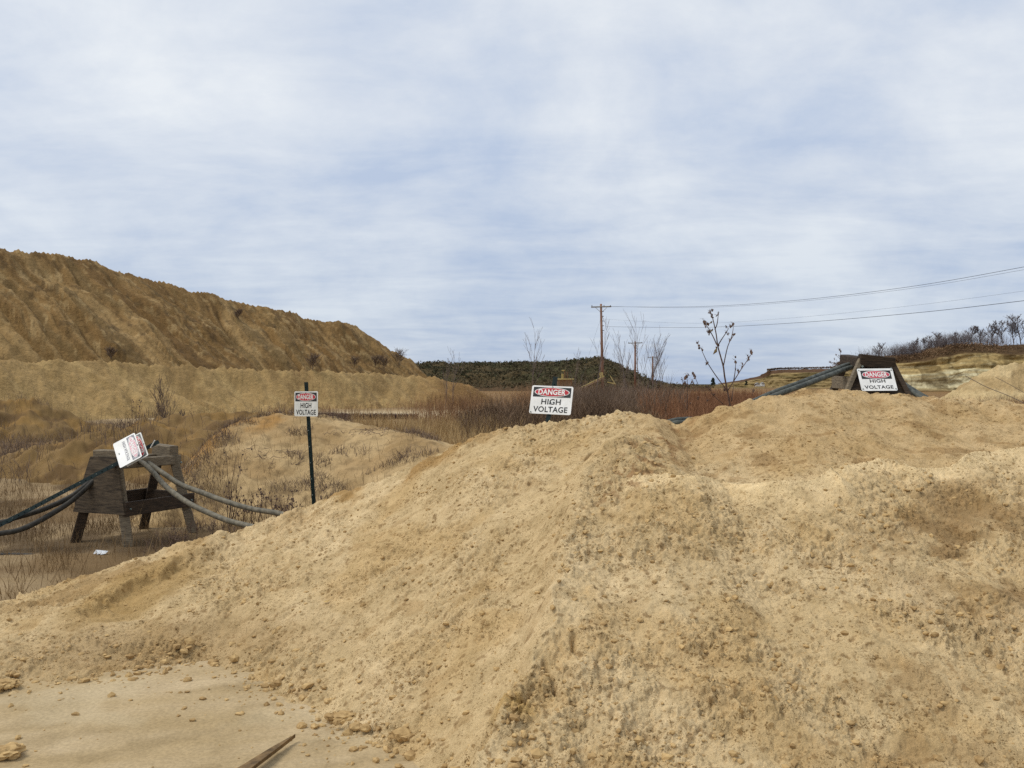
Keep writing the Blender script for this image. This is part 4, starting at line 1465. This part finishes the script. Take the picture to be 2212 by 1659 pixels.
for u in (1208, 1233):
    m = MB()
    m.beam(L_(u, 838, 85.5), L_(u, 868, 85.5), 0.12, 0.12, (0, 1, 0))
    m.build("leg", M_RUST, e)

# two pale sheds far off
for u, w, h, lb in ((1634, 9, 6, "left of two tiny pale sheds below the far quarry wall"), (1645, 7, 7, "right of two tiny pale sheds below the far quarry wall")):
    d = 300
    e = empty("shed", P(u, 835, d))
    tag(e, lb, "shed", "pale sheds in the distance")
    k = d / F
    m = MB()
    m.beam((0, -1, 0), (0, -1, h * k * 0.8), w * k, 2.0, (0, 1, 0))
    m.build("wall", M_PALE, e)
    m = MB()
    z = h * k * 0.8
    m.prism([Vector((-w * k * 0.55, -2.2, z)), Vector((w * k * 0.55, -2.2, z)), Vector((0, -2.2, z + 0.5))], (0, 2.4, 0))
    m.build("roof", M_ROOF, e)

# ------------------------------------------------------------------ signs
_tx = {}


def text_mesh(body, w, h, bold):
    """lettering as flat mesh fitted to w x h, centred"""
    cu = bpy.data.curves.new("lettering", 'FONT')
    cu.body = body
    cu.size = 1.0
    cu.offset = bold
    cu.resolution_u = 4
    cu.align_x = 'CENTER'
    cu.space_character = 1.06
    ob = bpy.data.objects.new("lettering", cu)
    COL.objects.link(ob)
    bpy.context.view_layer.update()
    me = bpy.data.meshes.new_from_object(ob.evaluated_get(bpy.context.evaluated_depsgraph_get()))
    bpy.data.objects.remove(ob)
    co = np.empty(len(me.vertices) * 3, np.float32)
    me.vertices.foreach_get("co", co)
    co = co.reshape(-1, 3)
    lo, hi = co.min(0), co.max(0)
    co[:, 0] = (co[:, 0] - (lo[0] + hi[0]) / 2) / (hi[0] - lo[0]) * w
    co[:, 1] = (co[:, 1] - (lo[1] + hi[1]) / 2) / (hi[1] - lo[1]) * h
    co[:, 2] = 0
    me.vertices.foreach_set("co", co.ravel())
    me.update()
    return me


def round_rect(w, h, r, k=5):
    pts = []
    for cx, cy, a0 in ((w / 2 - r, h / 2 - r, 0), (-w / 2 + r, h / 2 - r, 90), (-w / 2 + r, -h / 2 + r, 180), (w / 2 - r, -h / 2 + r, 270)):
        for i in range(k + 1):
            a = math.radians(a0 + 90 * i / k)
            pts.append(Vector((cx + r * math.cos(a), cy + r * math.sin(a), 0)))
    return pts


def ellipse(a, b, cx, cy, z, k=40):
    return [Vector((cx + a * math.cos(2 * math.pi * i / k), cy + b * math.sin(2 * math.pi * i / k), z)) for i in range(k)]


def disc(pts):
    m = MB()
    c = sum(pts, Vector()) / len(pts)
    m.add(list(pts) + [c], [(i, (i + 1) % len(pts), len(pts)) for i in range(len(pts))])
    return m


def sign_panel(parent, M4, white, red, ink, black, lines=None, margin=0.045, bolts=((0, 0.44), (0, -0.14)), top_t=0.4, lw=(0.46, 0.86), hh=0.19, W=0.356, H=0.254, dw=0.66):
    """plate in its own axes (x along the words, y up, z out of the face)"""
    m = MB()
    m.prism([p for p in round_rect(W, H, 0.016)], (0, 0, -0.002))
    pl = m.build("panel", white, parent)
    pl.matrix_parent_inverse = Matrix()
    pl.matrix_basis = M4
    hw, y1, y0 = W * (0.5 - margin), H * (0.5 - margin * 1.15), H * (0.5 - top_t)
    m = MB()
    m.add([(-hw, y0, 0.0012), (hw, y0, 0.0012), (hw, y1, 0.0012), (-hw, y1, 0.0012)], [(0, 1, 2, 3)])
    m.build("header", black, pl)
    cy = (y0 + y1) / 2
    a, b = hw * 0.93, (y1 - y0) * 0.475
    disc(ellipse(a, b, 0, cy, 0.0024)).build("oval_border", white, pl)
    disc(ellipse(a * 0.955, b * 0.87, 0, cy, 0.0036)).build("oval", red, pl)
    for body, w, h, yy, mt, z in [("DANGER", W * dw, b * 1.18, cy, white, 0.0048)] + (lines or [("HIGH", W * lw[0], H * hh, H * (0.5 - 0.565), ink, 0.0012), ("VOLTAGE", W * lw[1], H * hh, H * (0.5 - 0.835), ink, 0.0012)]):
        me = text_mesh(body, w, h, 0.032 if body == "DANGER" else 0.02)
        me.materials.clear()
        me.materials.append(mt)
        ob = bpy.data.objects.new("lettering", me)
        COL.objects.link(ob)
        ob.parent = pl
        ob.location = (0, yy, z)
    for bx, by in bolts:
        m = MB()
        m.tube([(bx * W, by * H, 0.0), (bx * W, by * H, 0.007)], [0.006, 0.005], 8)
        m.build("bolt", M_STUD, pl)
    return pl


def basis(ctr, ex, ey):
    """ex, ey: image right / up / away-from-camera components of the plate's axes"""
    X = Vector((ex[0], ex[2], ex[1])).normalized()
    Yv = Vector((ey[0], ey[2], ey[1]))
    Yv = (Yv - X * Yv.dot(X)).normalized()
    Z = X.cross(Yv)
    m = Matrix((X, Yv, Z)).transposed().to_4x4()
    m.translation = ctr
    return m


def t_post(parent, a, b, studs=True, face=(0, -1, 0), name="post"):
    """steel T-post from a (foot) to b (top) with studs along the flat face"""
    a, b = Vector(a), Vector(b)
    t = (b - a).normalized()
    f = Vector(face)
    f = (f - t * f.dot(t)).normalized()
    s = t.cross(f)
    prof = [(-0.020, 0.0), (0.020, 0.0), (0.020, -0.004), (0.003, -0.005), (0.002, -0.032), (-0.002, -0.032), (-0.003, -0.005), (-0.020, -0.004)]
    vs_, fs = [], []
    for p in (a, b):
        for x, y in prof:
            vs_.append(p + s * x + f * y)
    for k in range(8):
        k2 = (k + 1) % 8
        fs.append((k, k2, 8 + k2, 8 + k))
    fs += [(8, 9, 10, 15), (10, 11, 14, 15), (11, 12, 13, 14)]
    m = MB()
    m.add(vs_, fs)
    p_ = m.build(name, M_POST, parent)
    if studs:
        L = (b - a).length
        k = 0
        z = 0.05
        while z < L - 0.03:
            q = a + t * z
            m = MB()
            m.tube([q, q + f * 0.009], [0.006, 0.004], 5)
            m.build("stud", M_STUD if k % 3 == 0 else M_POST, p_)
            z += 0.055
            k += 1
    return p_


# standing sign on the left
C1 = P(660.9, 872.8, 9.0)
e = empty("warning_sign", P(681, 1160, 9.05))
tag(e, "upright danger high voltage sign on a tall dark green steel post, left of the berm", "warning sign")
o0 = e.location.copy()
M4 = basis(C1 - o0, (58.5, 0.8, -43), (-2.6, 52.2, 2.8))
sign_panel(e, M4, M_DUSTY, M_RED, M_BLACK, M_BLACK, lw=(0.46, 0.84), hh=0.205)
nz = Vector(M4.col[2][:3])
t_post(e, P(679.5, 1150, 9.05) - o0 - nz * 0.006, P(658.8, 826, 9.0) - o0 - nz * 0.006, face=nz)

# leaning sign in the middle
C2 = P(1190.8, 864.6, 7.48)
e = empty("warning_sign", P(1180, 990, 7.5))
tag(e, "clean white danger sign tilted on a short green post in the berm gap", "warning sign")
o0 = e.location.copy()
M4 = basis(C2 - o0, (89.2, -3.5, -22), (8.0, 60.8, 23))
sign_panel(e, M4, M_WHITE, M_RED, M_INK, M_INK, lw=(0.47, 0.82), hh=0.2, bolts=((0, 0.46), (-0.03, -0.13), (-0.46, -0.45)))
nz = Vector(M4.col[2][:3])
yv = (Vector(M4.col[1][:3]) + Vector(M4.col[0][:3]) * 0.06).normalized()
t_post(e, C2 - o0 - yv * 0.62 - nz * 0.006, C2 - o0 + yv * 0.215 - nz * 0.006, face=nz)

# ------------------------------------------------------------------ left cable stand
F1, B1, F2, B2 = Vector((-3.78, 8.76, 0)), Vector((-4.45, 9.0, 0)), Vector((-3.42, 9.56, 0)), Vector((-4.09, 9.80, 0))
e = empty("cable_stand", (F1 + B2) / 2)
tag(e, "weathered timber cable stand with a plywood end panel, behind the berm on the left", "cable stand")
o0 = e.location.copy()
TL_F, TL_B = P(252, 990, 8.93), P(214, 989, 9.02)
TR_F, TR_B = P(373, 982, 9.62), P(345, 978, 9.74)
fl = [F1 - o0, B1 - o0, F2 - o0, B2 - o0]
tp = [TL_F - o0, TL_B - o0, TR_F - o0, TR_B - o0]
for k in range(4):
    a = fl[k] + Vector((0, 0, -0.08))
    m = MB()
    m.beam(a, tp[k], 0.095, 0.085, (0.4, -1, 0))
    m.build("leg", M_WOOD if k in (0, 2) else M_WOODD, e)


def at(k, t):
    return fl[k].lerp(tp[k], t)


out_l = ((fl[0] - fl[2]).normalized())
m = MB()
m.prism([at(0, 0.36) + out_l * 0.062 + (at(0, 0.36) - at(1, 0.36)).normalized() * 0.06, tp[0] + out_l * 0.062 + (fl[0] - fl[1]).normalized() * 0.05 + Vector((0, 0, 0.015)),
         tp[1] + out_l * 0.062 - (fl[0] - fl[1]).normalized() * 0.05 + Vector((0, 0, 0.015)), at(1, 0.36) + out_l * 0.062 - (fl[0] - fl[1]).normalized() * 0.06], -out_l * 0.018)
m.build("plywood_panel", M_PLY, e)
fr = (Vector((fl[0].x, fl[0].y, 0)) - Vector((fl[1].x, fl[1].y, 0))).normalized()
for k0, k1, t in ((0, 2, 0.42), (1, 3, 0.45)):
    m = MB()
    s = fr if k0 == 0 else -fr
    a, b = at(k0, t) + s * 0.06, at(k1, t) + s * 0.06
    dd = (b - a).normalized()
    m.beam(a - dd * 0.05, b + dd * 0.05, 0.035, 0.14, (0, 0, 1))
    m.build("side_rail", M_WOODD, e)
for k0, k1 in ((0, 2), (1, 3)):
    m = MB()
    dd = (tp[k1] - tp[k0]).normalized()
    m.beam(at(k0, 0.93) - dd * 0.02, at(k1, 0.93) + dd * 0.06, 0.08, 0.1)
    m.build("top_rail", M_WOOD, e)
m = MB()
m.beam(at(2, 0.45), at(3, 0.45), 0.04, 0.12)
m.build("end_rail", M_WOODD, e)
for j, s in enumerate((0.02, 0.98)):
    a = tp[0].lerp(tp[2], s)
    b = tp[1].lerp(tp[3], s)
    ax = (b - a).normalized()
    m = MB()
    m.beam(a - ax * 0.04 + Vector((0, 0, 0.03)), b + ax * 0.04 + Vector((0, 0, 0.03)), 0.11, 0.1 if j == 0 else 0.13)
    m.build("crosspiece", M_WOOD, e)
for k in (0, 2):
    for t in (0.42, 0.9):
        q = at(k, t) + fr * 0.08
        m = MB()
        m.tube([q, q + fr * 0.012], [0.011, 0.009], 7)
        m.build("bolt", M_STUD, e)

# fallen post with two signs, lying across the stand
e = empty("steel_post", P(-60, 1166, 8.35))
tag(e, "dark green steel post leaning diagonally across the left cable stand", "post")
o0 = e.location.copy()
t_post(e, P(-60, 1166, 8.35) - o0, P(343, 954, 8.98) - o0, face=(-0.3, -0.95, 0.1), name="shaft")
up = (P(343, 954, 8.98) - P(200, 1020, 8.78)).normalized()
for nm, cuv, d, wt, rd, ik, bk, lb, roll in (
        ("warning_sign", (275, 973), 8.74, M_WHITE, M_PINK, M_GREYINK, M_GREYINK, "bleached danger sign lying tilted on the fallen post, in front of its twin", 0),
        ("warning_sign", (289, 971), 8.82, M_DUSTY, M_RED, M_BLACK, M_BLACK, "fresher red danger sign tucked behind the bleached one on the fallen post", 0.03)):
    c = P(cuv[0], cuv[1], d)
    e = empty(nm, c)
    tag(e, lb, "warning sign")
    M4 = basis(Vector(), (33, -48 + 60 * roll, -40), (43, 24, 6.7))
    sign_panel(e, M4, wt, rd, ik, bk, lines=[("HIGH VOLTAGE", 0.25, 0.03, -0.014, ik, 0.0012)] if roll == 0 else None, W=0.328, H=0.234, bolts=((0, 0.46), (-0.02, -0.36)))
m = MB()
a, b = P(352, 960, 8.8), P(332, 970, 8.78)
m.beam(P(325, 968, 8.79), P(326, 955, 8.8).lerp(P(338, 950, 8.8), 0.7), 0.03, 0.008)
ob = m.build("clip", M_PALE)
tag(ob, "pale metal clip at the top of the fallen post beside the signs", "clip")

# ------------------------------------------------------------------ half-buried stand on the right
e = empty("cable_stand", P(1880, 900, 9.0))
tag(e, "dark timber cable stand half buried behind the berm crest on the right", "cable stand")
o0 = e.location.copy()


def Q(u, v, d):
    return P(u, v, d) - o0


m = MB()
fp = [Q(1820, 868, 8.72), Q(1856, 779, 9.0), Q(1926, 785, 9.0), Q(1968, 872, 8.72)]
m.prism(fp, (0, 0.03, 0.012))
m.build("end_panel", M_WOODD, e)
m = MB()
m.beam(Q(1816, 875, 8.69), Q(1861, 773, 9.0), 0.045, 0.05, (0, -1, 0))
m.build("leg", M_WOOD, e)
m = MB()
m.beam(Q(1975, 880, 8.69), Q(1924, 780, 9.0), 0.05, 0.05, (0, -1, 0))
m.build("leg", M_WOODD, e)
m = MB()
m.beam(Q(1785, 880, 9.75), Q(1828, 780, 9.75), 0.07, 0.07, (0, -1, 0))
m.build("leg", M_WOODD, e)
m = MB()
m.beam(Q(1824, 777, 9.8), Q(1862, 783, 9.04), 0.1, 0.11)
m.build("top_rail", M_WOODD, e)
m = MB()
m.beam(Q(1856, 779, 8.97), Q(1930, 787, 8.97), 0.08, 0.13)
m.build("crosspiece", M_WOODD, e)
m = MB()
m.beam(Q(1800, 826, 9.72), Q(1838, 828, 8.95), 0.035, 0.13)
m.build("side_rail", M_WOOD, e)
for u, v in ((1863, 792), (1925, 796), (1862, 801)):
    m = MB()
    m.tube([Q(u, v, 8.92), Q(u, v, 8.9)], 0.012, 7)
    m.build("bolt", M_STUD, e)
C3 = P(1894.8, 820.4, 8.80)
e = empty("warning_sign", C3)
tag(e, "danger high voltage sign screwed flat to the half-buried timber stand on the right", "warning sign")
M4 = basis(Vector(), (78.4, 0.8, 0.5), (-2.9, 47.8, 27))
sign_panel(e, M4, M_WHITE, M_REDF, M_INK, M_INK, margin=0.08, bolts=((-0.455, 0.42), (0.455, 0.42), (-0.455, -0.42), (0.455, -0.42)), top_t=0.47, lw=(0.43, 0.8), hh=0.15, dw=0.62)

# ------------------------------------------------------------------ cables


def cable(pts, r, mat, lb, grp="heavy power cables", k=7):
    m = MB()
    m.tube(spline([P(*p) for p in pts], k), r, 10)
    return tag(m.build("power_cable", mat, smooth=True), lb, "cable", grp)


cable([(-700, 1213, 7.95), (-420, 1192, 8.05), (-160, 1150, 8.3), (0, 1129, 8.5), (30, 1120, 8.55), (90, 1102, 8.65), (150, 1075, 8.8), (183, 1051, 8.9), (230, 1012, 9.1), (275, 994, 9.25), (312, 997, 9.25), (348, 1020, 9.1), (390, 1047, 8.9), (435, 1064, 8.75), (480, 1081, 8.6), (540, 1099, 8.45), (600, 1109, 8.3), (650, 1122, 8.15), (760, 1130, 8.0)], 0.026, M_CABLE, "upper grey power cable sagging right from the left stand to the berm")
cable([(-700, 1222, 7.8), (-420, 1206, 7.9), (-160, 1175, 8.1), (0, 1153, 8.35), (45, 1144, 8.42), (90, 1123, 8.55), (144, 1090, 8.75), (177, 1063, 8.86), (225, 1020, 9.02), (270, 998, 9.12), (303, 998, 9.12), (330, 1020, 8.95), (360, 1053, 8.75), (405, 1086, 8.55), (450, 1108, 8.4), (495, 1126, 8.25), (540, 1137, 8.1), (600, 1152, 7.9), (720, 1160, 7.8)], 0.026, M_CABLE, "lower grey power cable sagging right from the left stand to the berm")
cable([(1380, 935, 7.9), (1450, 911, 7.9), (1480, 907, 7.95), (1520, 905, 8.0), (1600, 880, 8.2), (1665, 851, 8.45), (1740, 823, 8.75), (1800, 800, 9.1), (1835, 788, 9.35), (1862, 786, 9.5), (1900, 796, 9.5), (1940, 822, 9.2), (1985, 851, 8.9), (2040, 880, 8.7)], 0.026, M_CABLEG, "upper thick grey cable rising over the half-buried stand")
cable([(1380, 945, 7.8), (1450, 917, 7.8), (1490, 912, 7.85), (1600, 890, 8.05), (1672, 856, 8.3), (1745, 829, 8.6), (1800, 808, 8.95), (1840, 794, 9.25), (1870, 792, 9.4), (1910, 806, 9.35), (1950, 834, 9.0), (1990, 859, 8.7), (2040, 890, 8.5)], 0.026, M_CABLEG, "lower thick grey cable rising over the half-buried stand")
cable([(-150, 1197, 8.2), (0, 1199, 8.3), (40, 1199, 8.32), (90, 1203, 8.3), (130, 1212, 8.22)], 0.02, M_CABLED, "dark cable end lying on the ground below the left stand", "loose cable ends")

# ------------------------------------------------------------------ weeds and litter


def weed(name, d, stems, heads, leaves, lb, grp=None, r0=0.006, curls=()):
    base = P(stems[0][0][0], stems[0][0][1], d)
    e = empty(name, base)
    tag(e, lb, "weed", grp)
    for i, st in enumerate(stems):
        m = MB()
        dep = R.uniform(-0.08, 0.08) if i else 0.0
        n = len(st)
        pts = [P(u, v, d + dep * k / max(1, n - 1)) - base for k, (u, v) in enumerate(st)]
        r = r0 if i == 0 else r0 * 0.62
        sp = spline(pts, 4)
        m.tube(sp, [r * (1 - 0.6 * k / (len(sp) - 1)) for k in range(len(sp))], 5)
        m.build("stem", M_STEM, e, smooth=True)
    for (u, v, s) in heads:
        m = MB()
        c = P(u, v, d + R.uniform(-0.04, 0.04)) - base
        s = s * 0.82
        for k in range(5):
            m.blob(c + Vector((R.gauss(0, s * 0.5), R.gauss(0, s * 0.5), R.gauss(0, s * 0.6))), s * R.uniform(0.35, 0.7), R, (1, 1, 1.3), 0.35)
        for k in range(3):
            a = c + Vector((R.gauss(0, s * 0.3), 0, s * 0.3))
            dx = R.uniform(-1, 0.4) * s * 2.2
            m.tube([a, a + Vector((dx * 0.5, 0, s * 1.4)), a + Vector((dx, R.gauss(0, s), s * R.uniform(0.6, 1.8)))], 0.0008, 3)
        m.build("seed_head", M_SEED, e)
    for (u, v, u2, v2, w) in leaves:
        a, b = P(u, v, d) - base, P(u2, v2, d - 0.02) - base
        mid = a.lerp(b, 0.55) + Vector((0.004, -0.01, 0))
        s = (b - a).cross(Vector((0, 1, 0))).normalized() * w
        m = MB()
        m.add([a, mid + s, b, mid - s, mid + Vector((0, -0.006, 0))], [(0, 1, 4), (1, 2, 4), (2, 3, 4), (3, 0, 4)])
        m.build("leaf", M_LEAF, e)
    return e


# pixel frame of the tall weed
def zz(x, y):
    return ((1650 + x * 250 / 1382) * 0.8848, (720 + y * 300 / 1659) * 0.8848)


st = [[(735, 1540), (710, 1380), (660, 1120), (640, 970), (600, 820), (565, 690), (545, 540), (525, 440), (495, 310), (470, 240)],
      [(640, 970), (665, 850), (700, 700), (740, 600), (768, 500), (775, 430)], [(565, 690), (620, 600), (680, 510), (715, 445)],
      [(550, 670), (500, 560), (455, 480), (410, 410), (385, 375)], [(525, 470), (555, 400), (570, 300), (572, 250)],
      [(700, 1300), (560, 1120), (440, 940), (380, 820), (345, 740)], [(705, 1290), (780, 1170), (880, 1010), (970, 880), (1020, 800)],
      [(780, 1170), (800, 1040), (808, 920)], [(750, 1440), (770, 1300), (778, 1200)], [(745, 600), (780, 550)], [(470, 490), (500, 460)]]
hd = [(470, 225, .013), (450, 240, .012), (495, 215, .008), (480, 290, .014), (500, 305, .012), (385, 370, .02), (420, 395, .013), (400, 430, .009), (570, 265, .012), (550, 285, .008), (440, 505, .015), (465, 490, .012), (770, 410, .018), (735, 430, .013), (685, 445, .01), (785, 545, .011), (700, 535, .01), (725, 615, .01), (680, 505, .009), (310, 690, .016), (295, 650, .012), (340, 735, .013), (430, 930, .014), (410, 935, .01), (1022, 770, .016), (1030, 805, .011), (985, 840, .015), (972, 885, .011), (805, 850, .011), (808, 905, .014), (895, 975, .01), (900, 940, .009), (848, 1030, .011), (805, 1010, .008), (550, 680, .01), (575, 690, .012), (660, 1290, .014), (655, 1270, .01)]
lv = [(560, 705, 500, 810, 0.012), (495, 350, 445, 395, 0.007), (505, 465, 455, 500, 0.007)]
weed("dead_weed", 6.75, [[zz(*p) for p in s] for s in st], [zz(a, b) + (s,) for a, b, s in hd], [zz(a, b) + zz(c_, d_) + (w,) for a, b, c_, d_, w in lv], "tall dead branching weed with curled seed heads on the berm crest", r0=0.0075)
st = [[(150, 1560), (155, 1380), (155, 1200), (145, 1090)], [(320, 1260), (270, 1140), (245, 1080)], [(155, 1220), (100, 1190), (85, 1130)], [(190, 1220), (215, 1170)]]
hd = [(140, 1100, .018), (130, 1130, .014), (165, 1080, .01), (100, 1195, .01), (80, 1135, .01), (240, 1090, .02), (255, 1110, .016), (220, 1170, .014), (130, 1190, .014), (135, 1220, .012)]
weed("dead_weed", 7.6, [[zz(*p) for p in s] for s in st], [zz(a, b) + (s,) for a, b, s in hd], [], "small dead weed with clustered seed heads left of the tall weed", r0=0.005)
st = [[(640, 1480), (520, 1370), (450, 1270), (420, 1210)], [(160, 1560), (100, 1480), (60, 1440)], [(1030, 1360), (1050, 1270), (1075, 1220)]]
hd = [(510, 1355, .014), (455, 1275, .012), (420, 1240, .012), (200, 1470, .01), (300, 1390, .012), (430, 1430, .012), (1040, 1300, .012), (1070, 1225, .012)]
weed("dead_weed", 8.0, [[zz(*p) for p in s] for s in st], [zz(a, b) + (s,) for a, b, s in hd], [], "low dead weed leaning left in front of the red brush", r0=0.004)


def z6(x, y):
    return ((1900 + x * 600 / 2212) * 0.8848, (750 + y * 450 / 1659) * 0.8848)


st = [[(560, 640), (555, 520), (560, 440), (555, 385)], [(557, 520), (510, 500), (470, 500)], [(558, 470), (525, 440)], [(560, 560), (520, 470)]]
hd = [(555, 385, .013), (565, 400, .01), (520, 432, .01), (470, 498, .012), (505, 468, .009), (545, 440, .008), (570, 490, .01), (510, 512, .008)]
weed("dead_weed", 9.9, [[z6(*p) for p in s] for s in st], [z6(a, b) + (s,) for a, b, s in hd], [], "small dead weed rising behind the cable at the half-buried stand", r0=0.004)


def stalk_clump(u, d, n, h, sp, lb, seeds=True, mat=None, grp="dead stalks behind the berm"):
    x0, y0 = (u - CU) / F * d, d
    z0 = float(surf(np.array([x0]), np.array([y0]))[0])
    e = empty("dead_stalks", (x0, y0, z0))
    tag(e, lb, "weed", grp)
    hs = MB()
    for k in range(n):
        a = Vector((R.gauss(0, sp), R.gauss(0, sp), -0.02))
        hh = h * R.uniform(0.45, 1.0)
        ln = Vector((R.gauss(0, 0.12), R.gauss(0, 0.12), 1))
        m = MB()
        pts = [a + ln * (hh * t) + Vector((R.gauss(0, 0.012), R.gauss(0, 0.012), 0)) for t in (0, 0.3, 0.6, 0.85, 1.0)]
        m.tube(pts, [0.0045, 0.004, 0.003, 0.0025, 0.0015], 4)
        m.build("stem", mat or M_STEM, e)
        for j in range(R.randint(5, 11)):
            t = R.uniform(0.25, 1.0)
            q = a + ln * (hh * t)
            q2 = q + Vector((R.gauss(0, 0.05), R.gauss(0, 0.05), R.uniform(0.0, 0.08)))
            hs.tube([q, q2], [0.002, 0.0012], 3)
            if seeds:
                hs.blob(q2, R.uniform(0.004, 0.011), R, (1, 1, 1.6), 0.3)
    tag(hs.build("seed_twigs", M_SEED, e), kind="stuff")
    return e


stalk_clump(497, 9.9, 3, 0.95, 0.03, "tallest dead stalks right of the left cable stand", grp=None)
stalk_clump(518, 10.2, 5, 0.55, 0.06, "short clump of dead stalks just right of the tallest stalks")
stalk_clump(600, 9.9, 7, 0.42, 0.12, "tangled dead weed on the bank left of the left sign post")
stalk_clump(560, 10.1, 6, 0.4, 0.14, "broad dead weed above the upper cable on the bank")
stalk_clump(640, 9.7, 7, 0.5, 0.1, "dead weed close to the left of the left sign post")
stalk_clump(690, 9.6, 4, 0.5, 0.05, "dead weed close to the right of the left sign post")
stalk_clump(735, 9.3, 3, 0.5, 0.05, "thin dead stalks on the bank right of the left sign post")
stalk_clump(400, 8.6, 10, 0.3, 0.1, "spiky grey weed at the berm edge in front of the stand", False, M_GREYBRUSH)
stalk_clump(360, 8.7, 12, 0.22, 0.14, "low grey weed at the foot of the left cable stand", False, M_GREYBRUSH)
stalk_clump(470, 9.2, 10, 0.28, 0.16, "low grey weed under the sagging cables", False, M_GREYBRUSH)
stalk_clump(300, 15, 5, 1.1, 0.1, "dark crossing stalks behind the left cable stand")

# creeping mats of dead roots on the bank
for u, d, lb in ((590, 11.6, "mat of dead roots low on the bank left of the sign post"), (800, 12.4, "mat of dead roots along the top of the bank right of the sign post")):
    m = MB()
    x0, y0 = (u - CU) / F * d, d
    for k in range(30):
        a = np.array([[x0 + R.gauss(0, 0.35), y0 + R.gauss(0, 0.12)]])
        an = R.gauss(0.5, 0.5)
        pts = []
        for t in np.linspace(0, R.uniform(0.05, 0.22), 5):
            xx, yy = a[0, 0] + math.cos(an) * t, a[0, 1] + math.sin(an) * t
            pts.append(Vector((xx, yy, float(bank_z(np.array([xx]), np.array([yy]))[0]) + R.uniform(0, 0.05))))
        m.tube(pts, [0.004, 0.004, 0.003, 0.002, 0.001], 4)
    tag(m.build("root_mat", M_GREYBRUSH), lb, "dead roots", "dead root mats on the bank", "stuff")

# scrap of white plastic, dark rock, stake, leaf, long twig
d = EYE * F / (1199 - CV)
m = MB()
q = P(218, 1199, d)
for k in range(3):
    a = q + Vector((-0.04 + 0.04 * k, R.gauss(0, 0.012), 0.008))
    m.add([a + Vector((-0.03, -0.015, 0)), a + Vector((0.025, -0.02, 0.012)), a + Vector((0.035, 0.015, 0.03)), a + Vector((-0.02, 0.025, 0.02)), a + Vector((0.01 * (k - 1), 0.0, 0.038))], [(0, 1, 4), (1, 2, 4), (2, 3, 4), (3, 0, 4)])
tag(m.build("plastic_scrap", M_PLASTIC), "crumpled white plastic scrap on the ground before the left stand", "litter")
m = MB()
q = P(-2, 1318, 6.5)
m.blob(q, 0.05, R, (1.3, 1, 0.8), 0.2, 2)
tag(m.build("rock", M_ROCK), "dark grey rock at the left edge on the berm crest", "rock")
m = MB()
zt = 0.012
a, b = Vector((-0.93, 3.97, 0.02)), Vector((-1.22, 3.5, 0.03))
a, b = P(638, 1607, 3.94), P(520, 1690, 3.55)
a.z, b.z = 0.03, 0.035
t = (b - a).normalized()
s = t.cross(Vector((0, 0, 1))).normalized()
m.prism([a, a + t * 0.16 + s * 0.018, b + s * 0.032, b - s * 0.024, a + t * 0.1 - s * 0.008], (0, 0, 0.016))
tag(m.build("wooden_stake", plain_mat("brown_stake_wood", srgb(84, 66, 42), srgb(132, 106, 70), 18, 0.85, (1, 1, 1), 0.4, 0.003)), "pointed weathered wooden stake lying on the flat sand", "stake")
x, y = hit(705, 1305)
m = MB()
zb = float(berm_full(np.array([x]), np.array([y]))[0]) + 0.012
m.add([(x - 0.02, y, zb), (x, y - 0.012, zb + 0.004), (x + 0.022, y, zb + 0.008), (x, y + 0.012, zb + 0.002)], [(0, 1, 2), (0, 2, 3)])
tag(m.build("fallen_leaf", plain_mat("yellow_leaf", srgb(196, 160, 60), srgb(214, 180, 84), 30)), "tiny yellow leaf on the left slope of the berm", "leaf")
m = MB()
m.tube(spline([P(2085, 812, 14), P(2130, 836, 13.8), P(2180, 856, 13.5), P(2230, 880, 13)], 5), 0.005, 5)
tag(m.build("dead_branch", M_BARK), "long thin dead branch slanting before the pale sand heap", "branch")
m = MB()
m.tube(spline([P(2150, 815, 16), P(2190, 836, 15.6), P(2240, 866, 15)], 5), 0.004, 5)
tag(m.build("dead_branch", M_BARK), "short thin dead branch right of the long one by the pale heap", "branch")
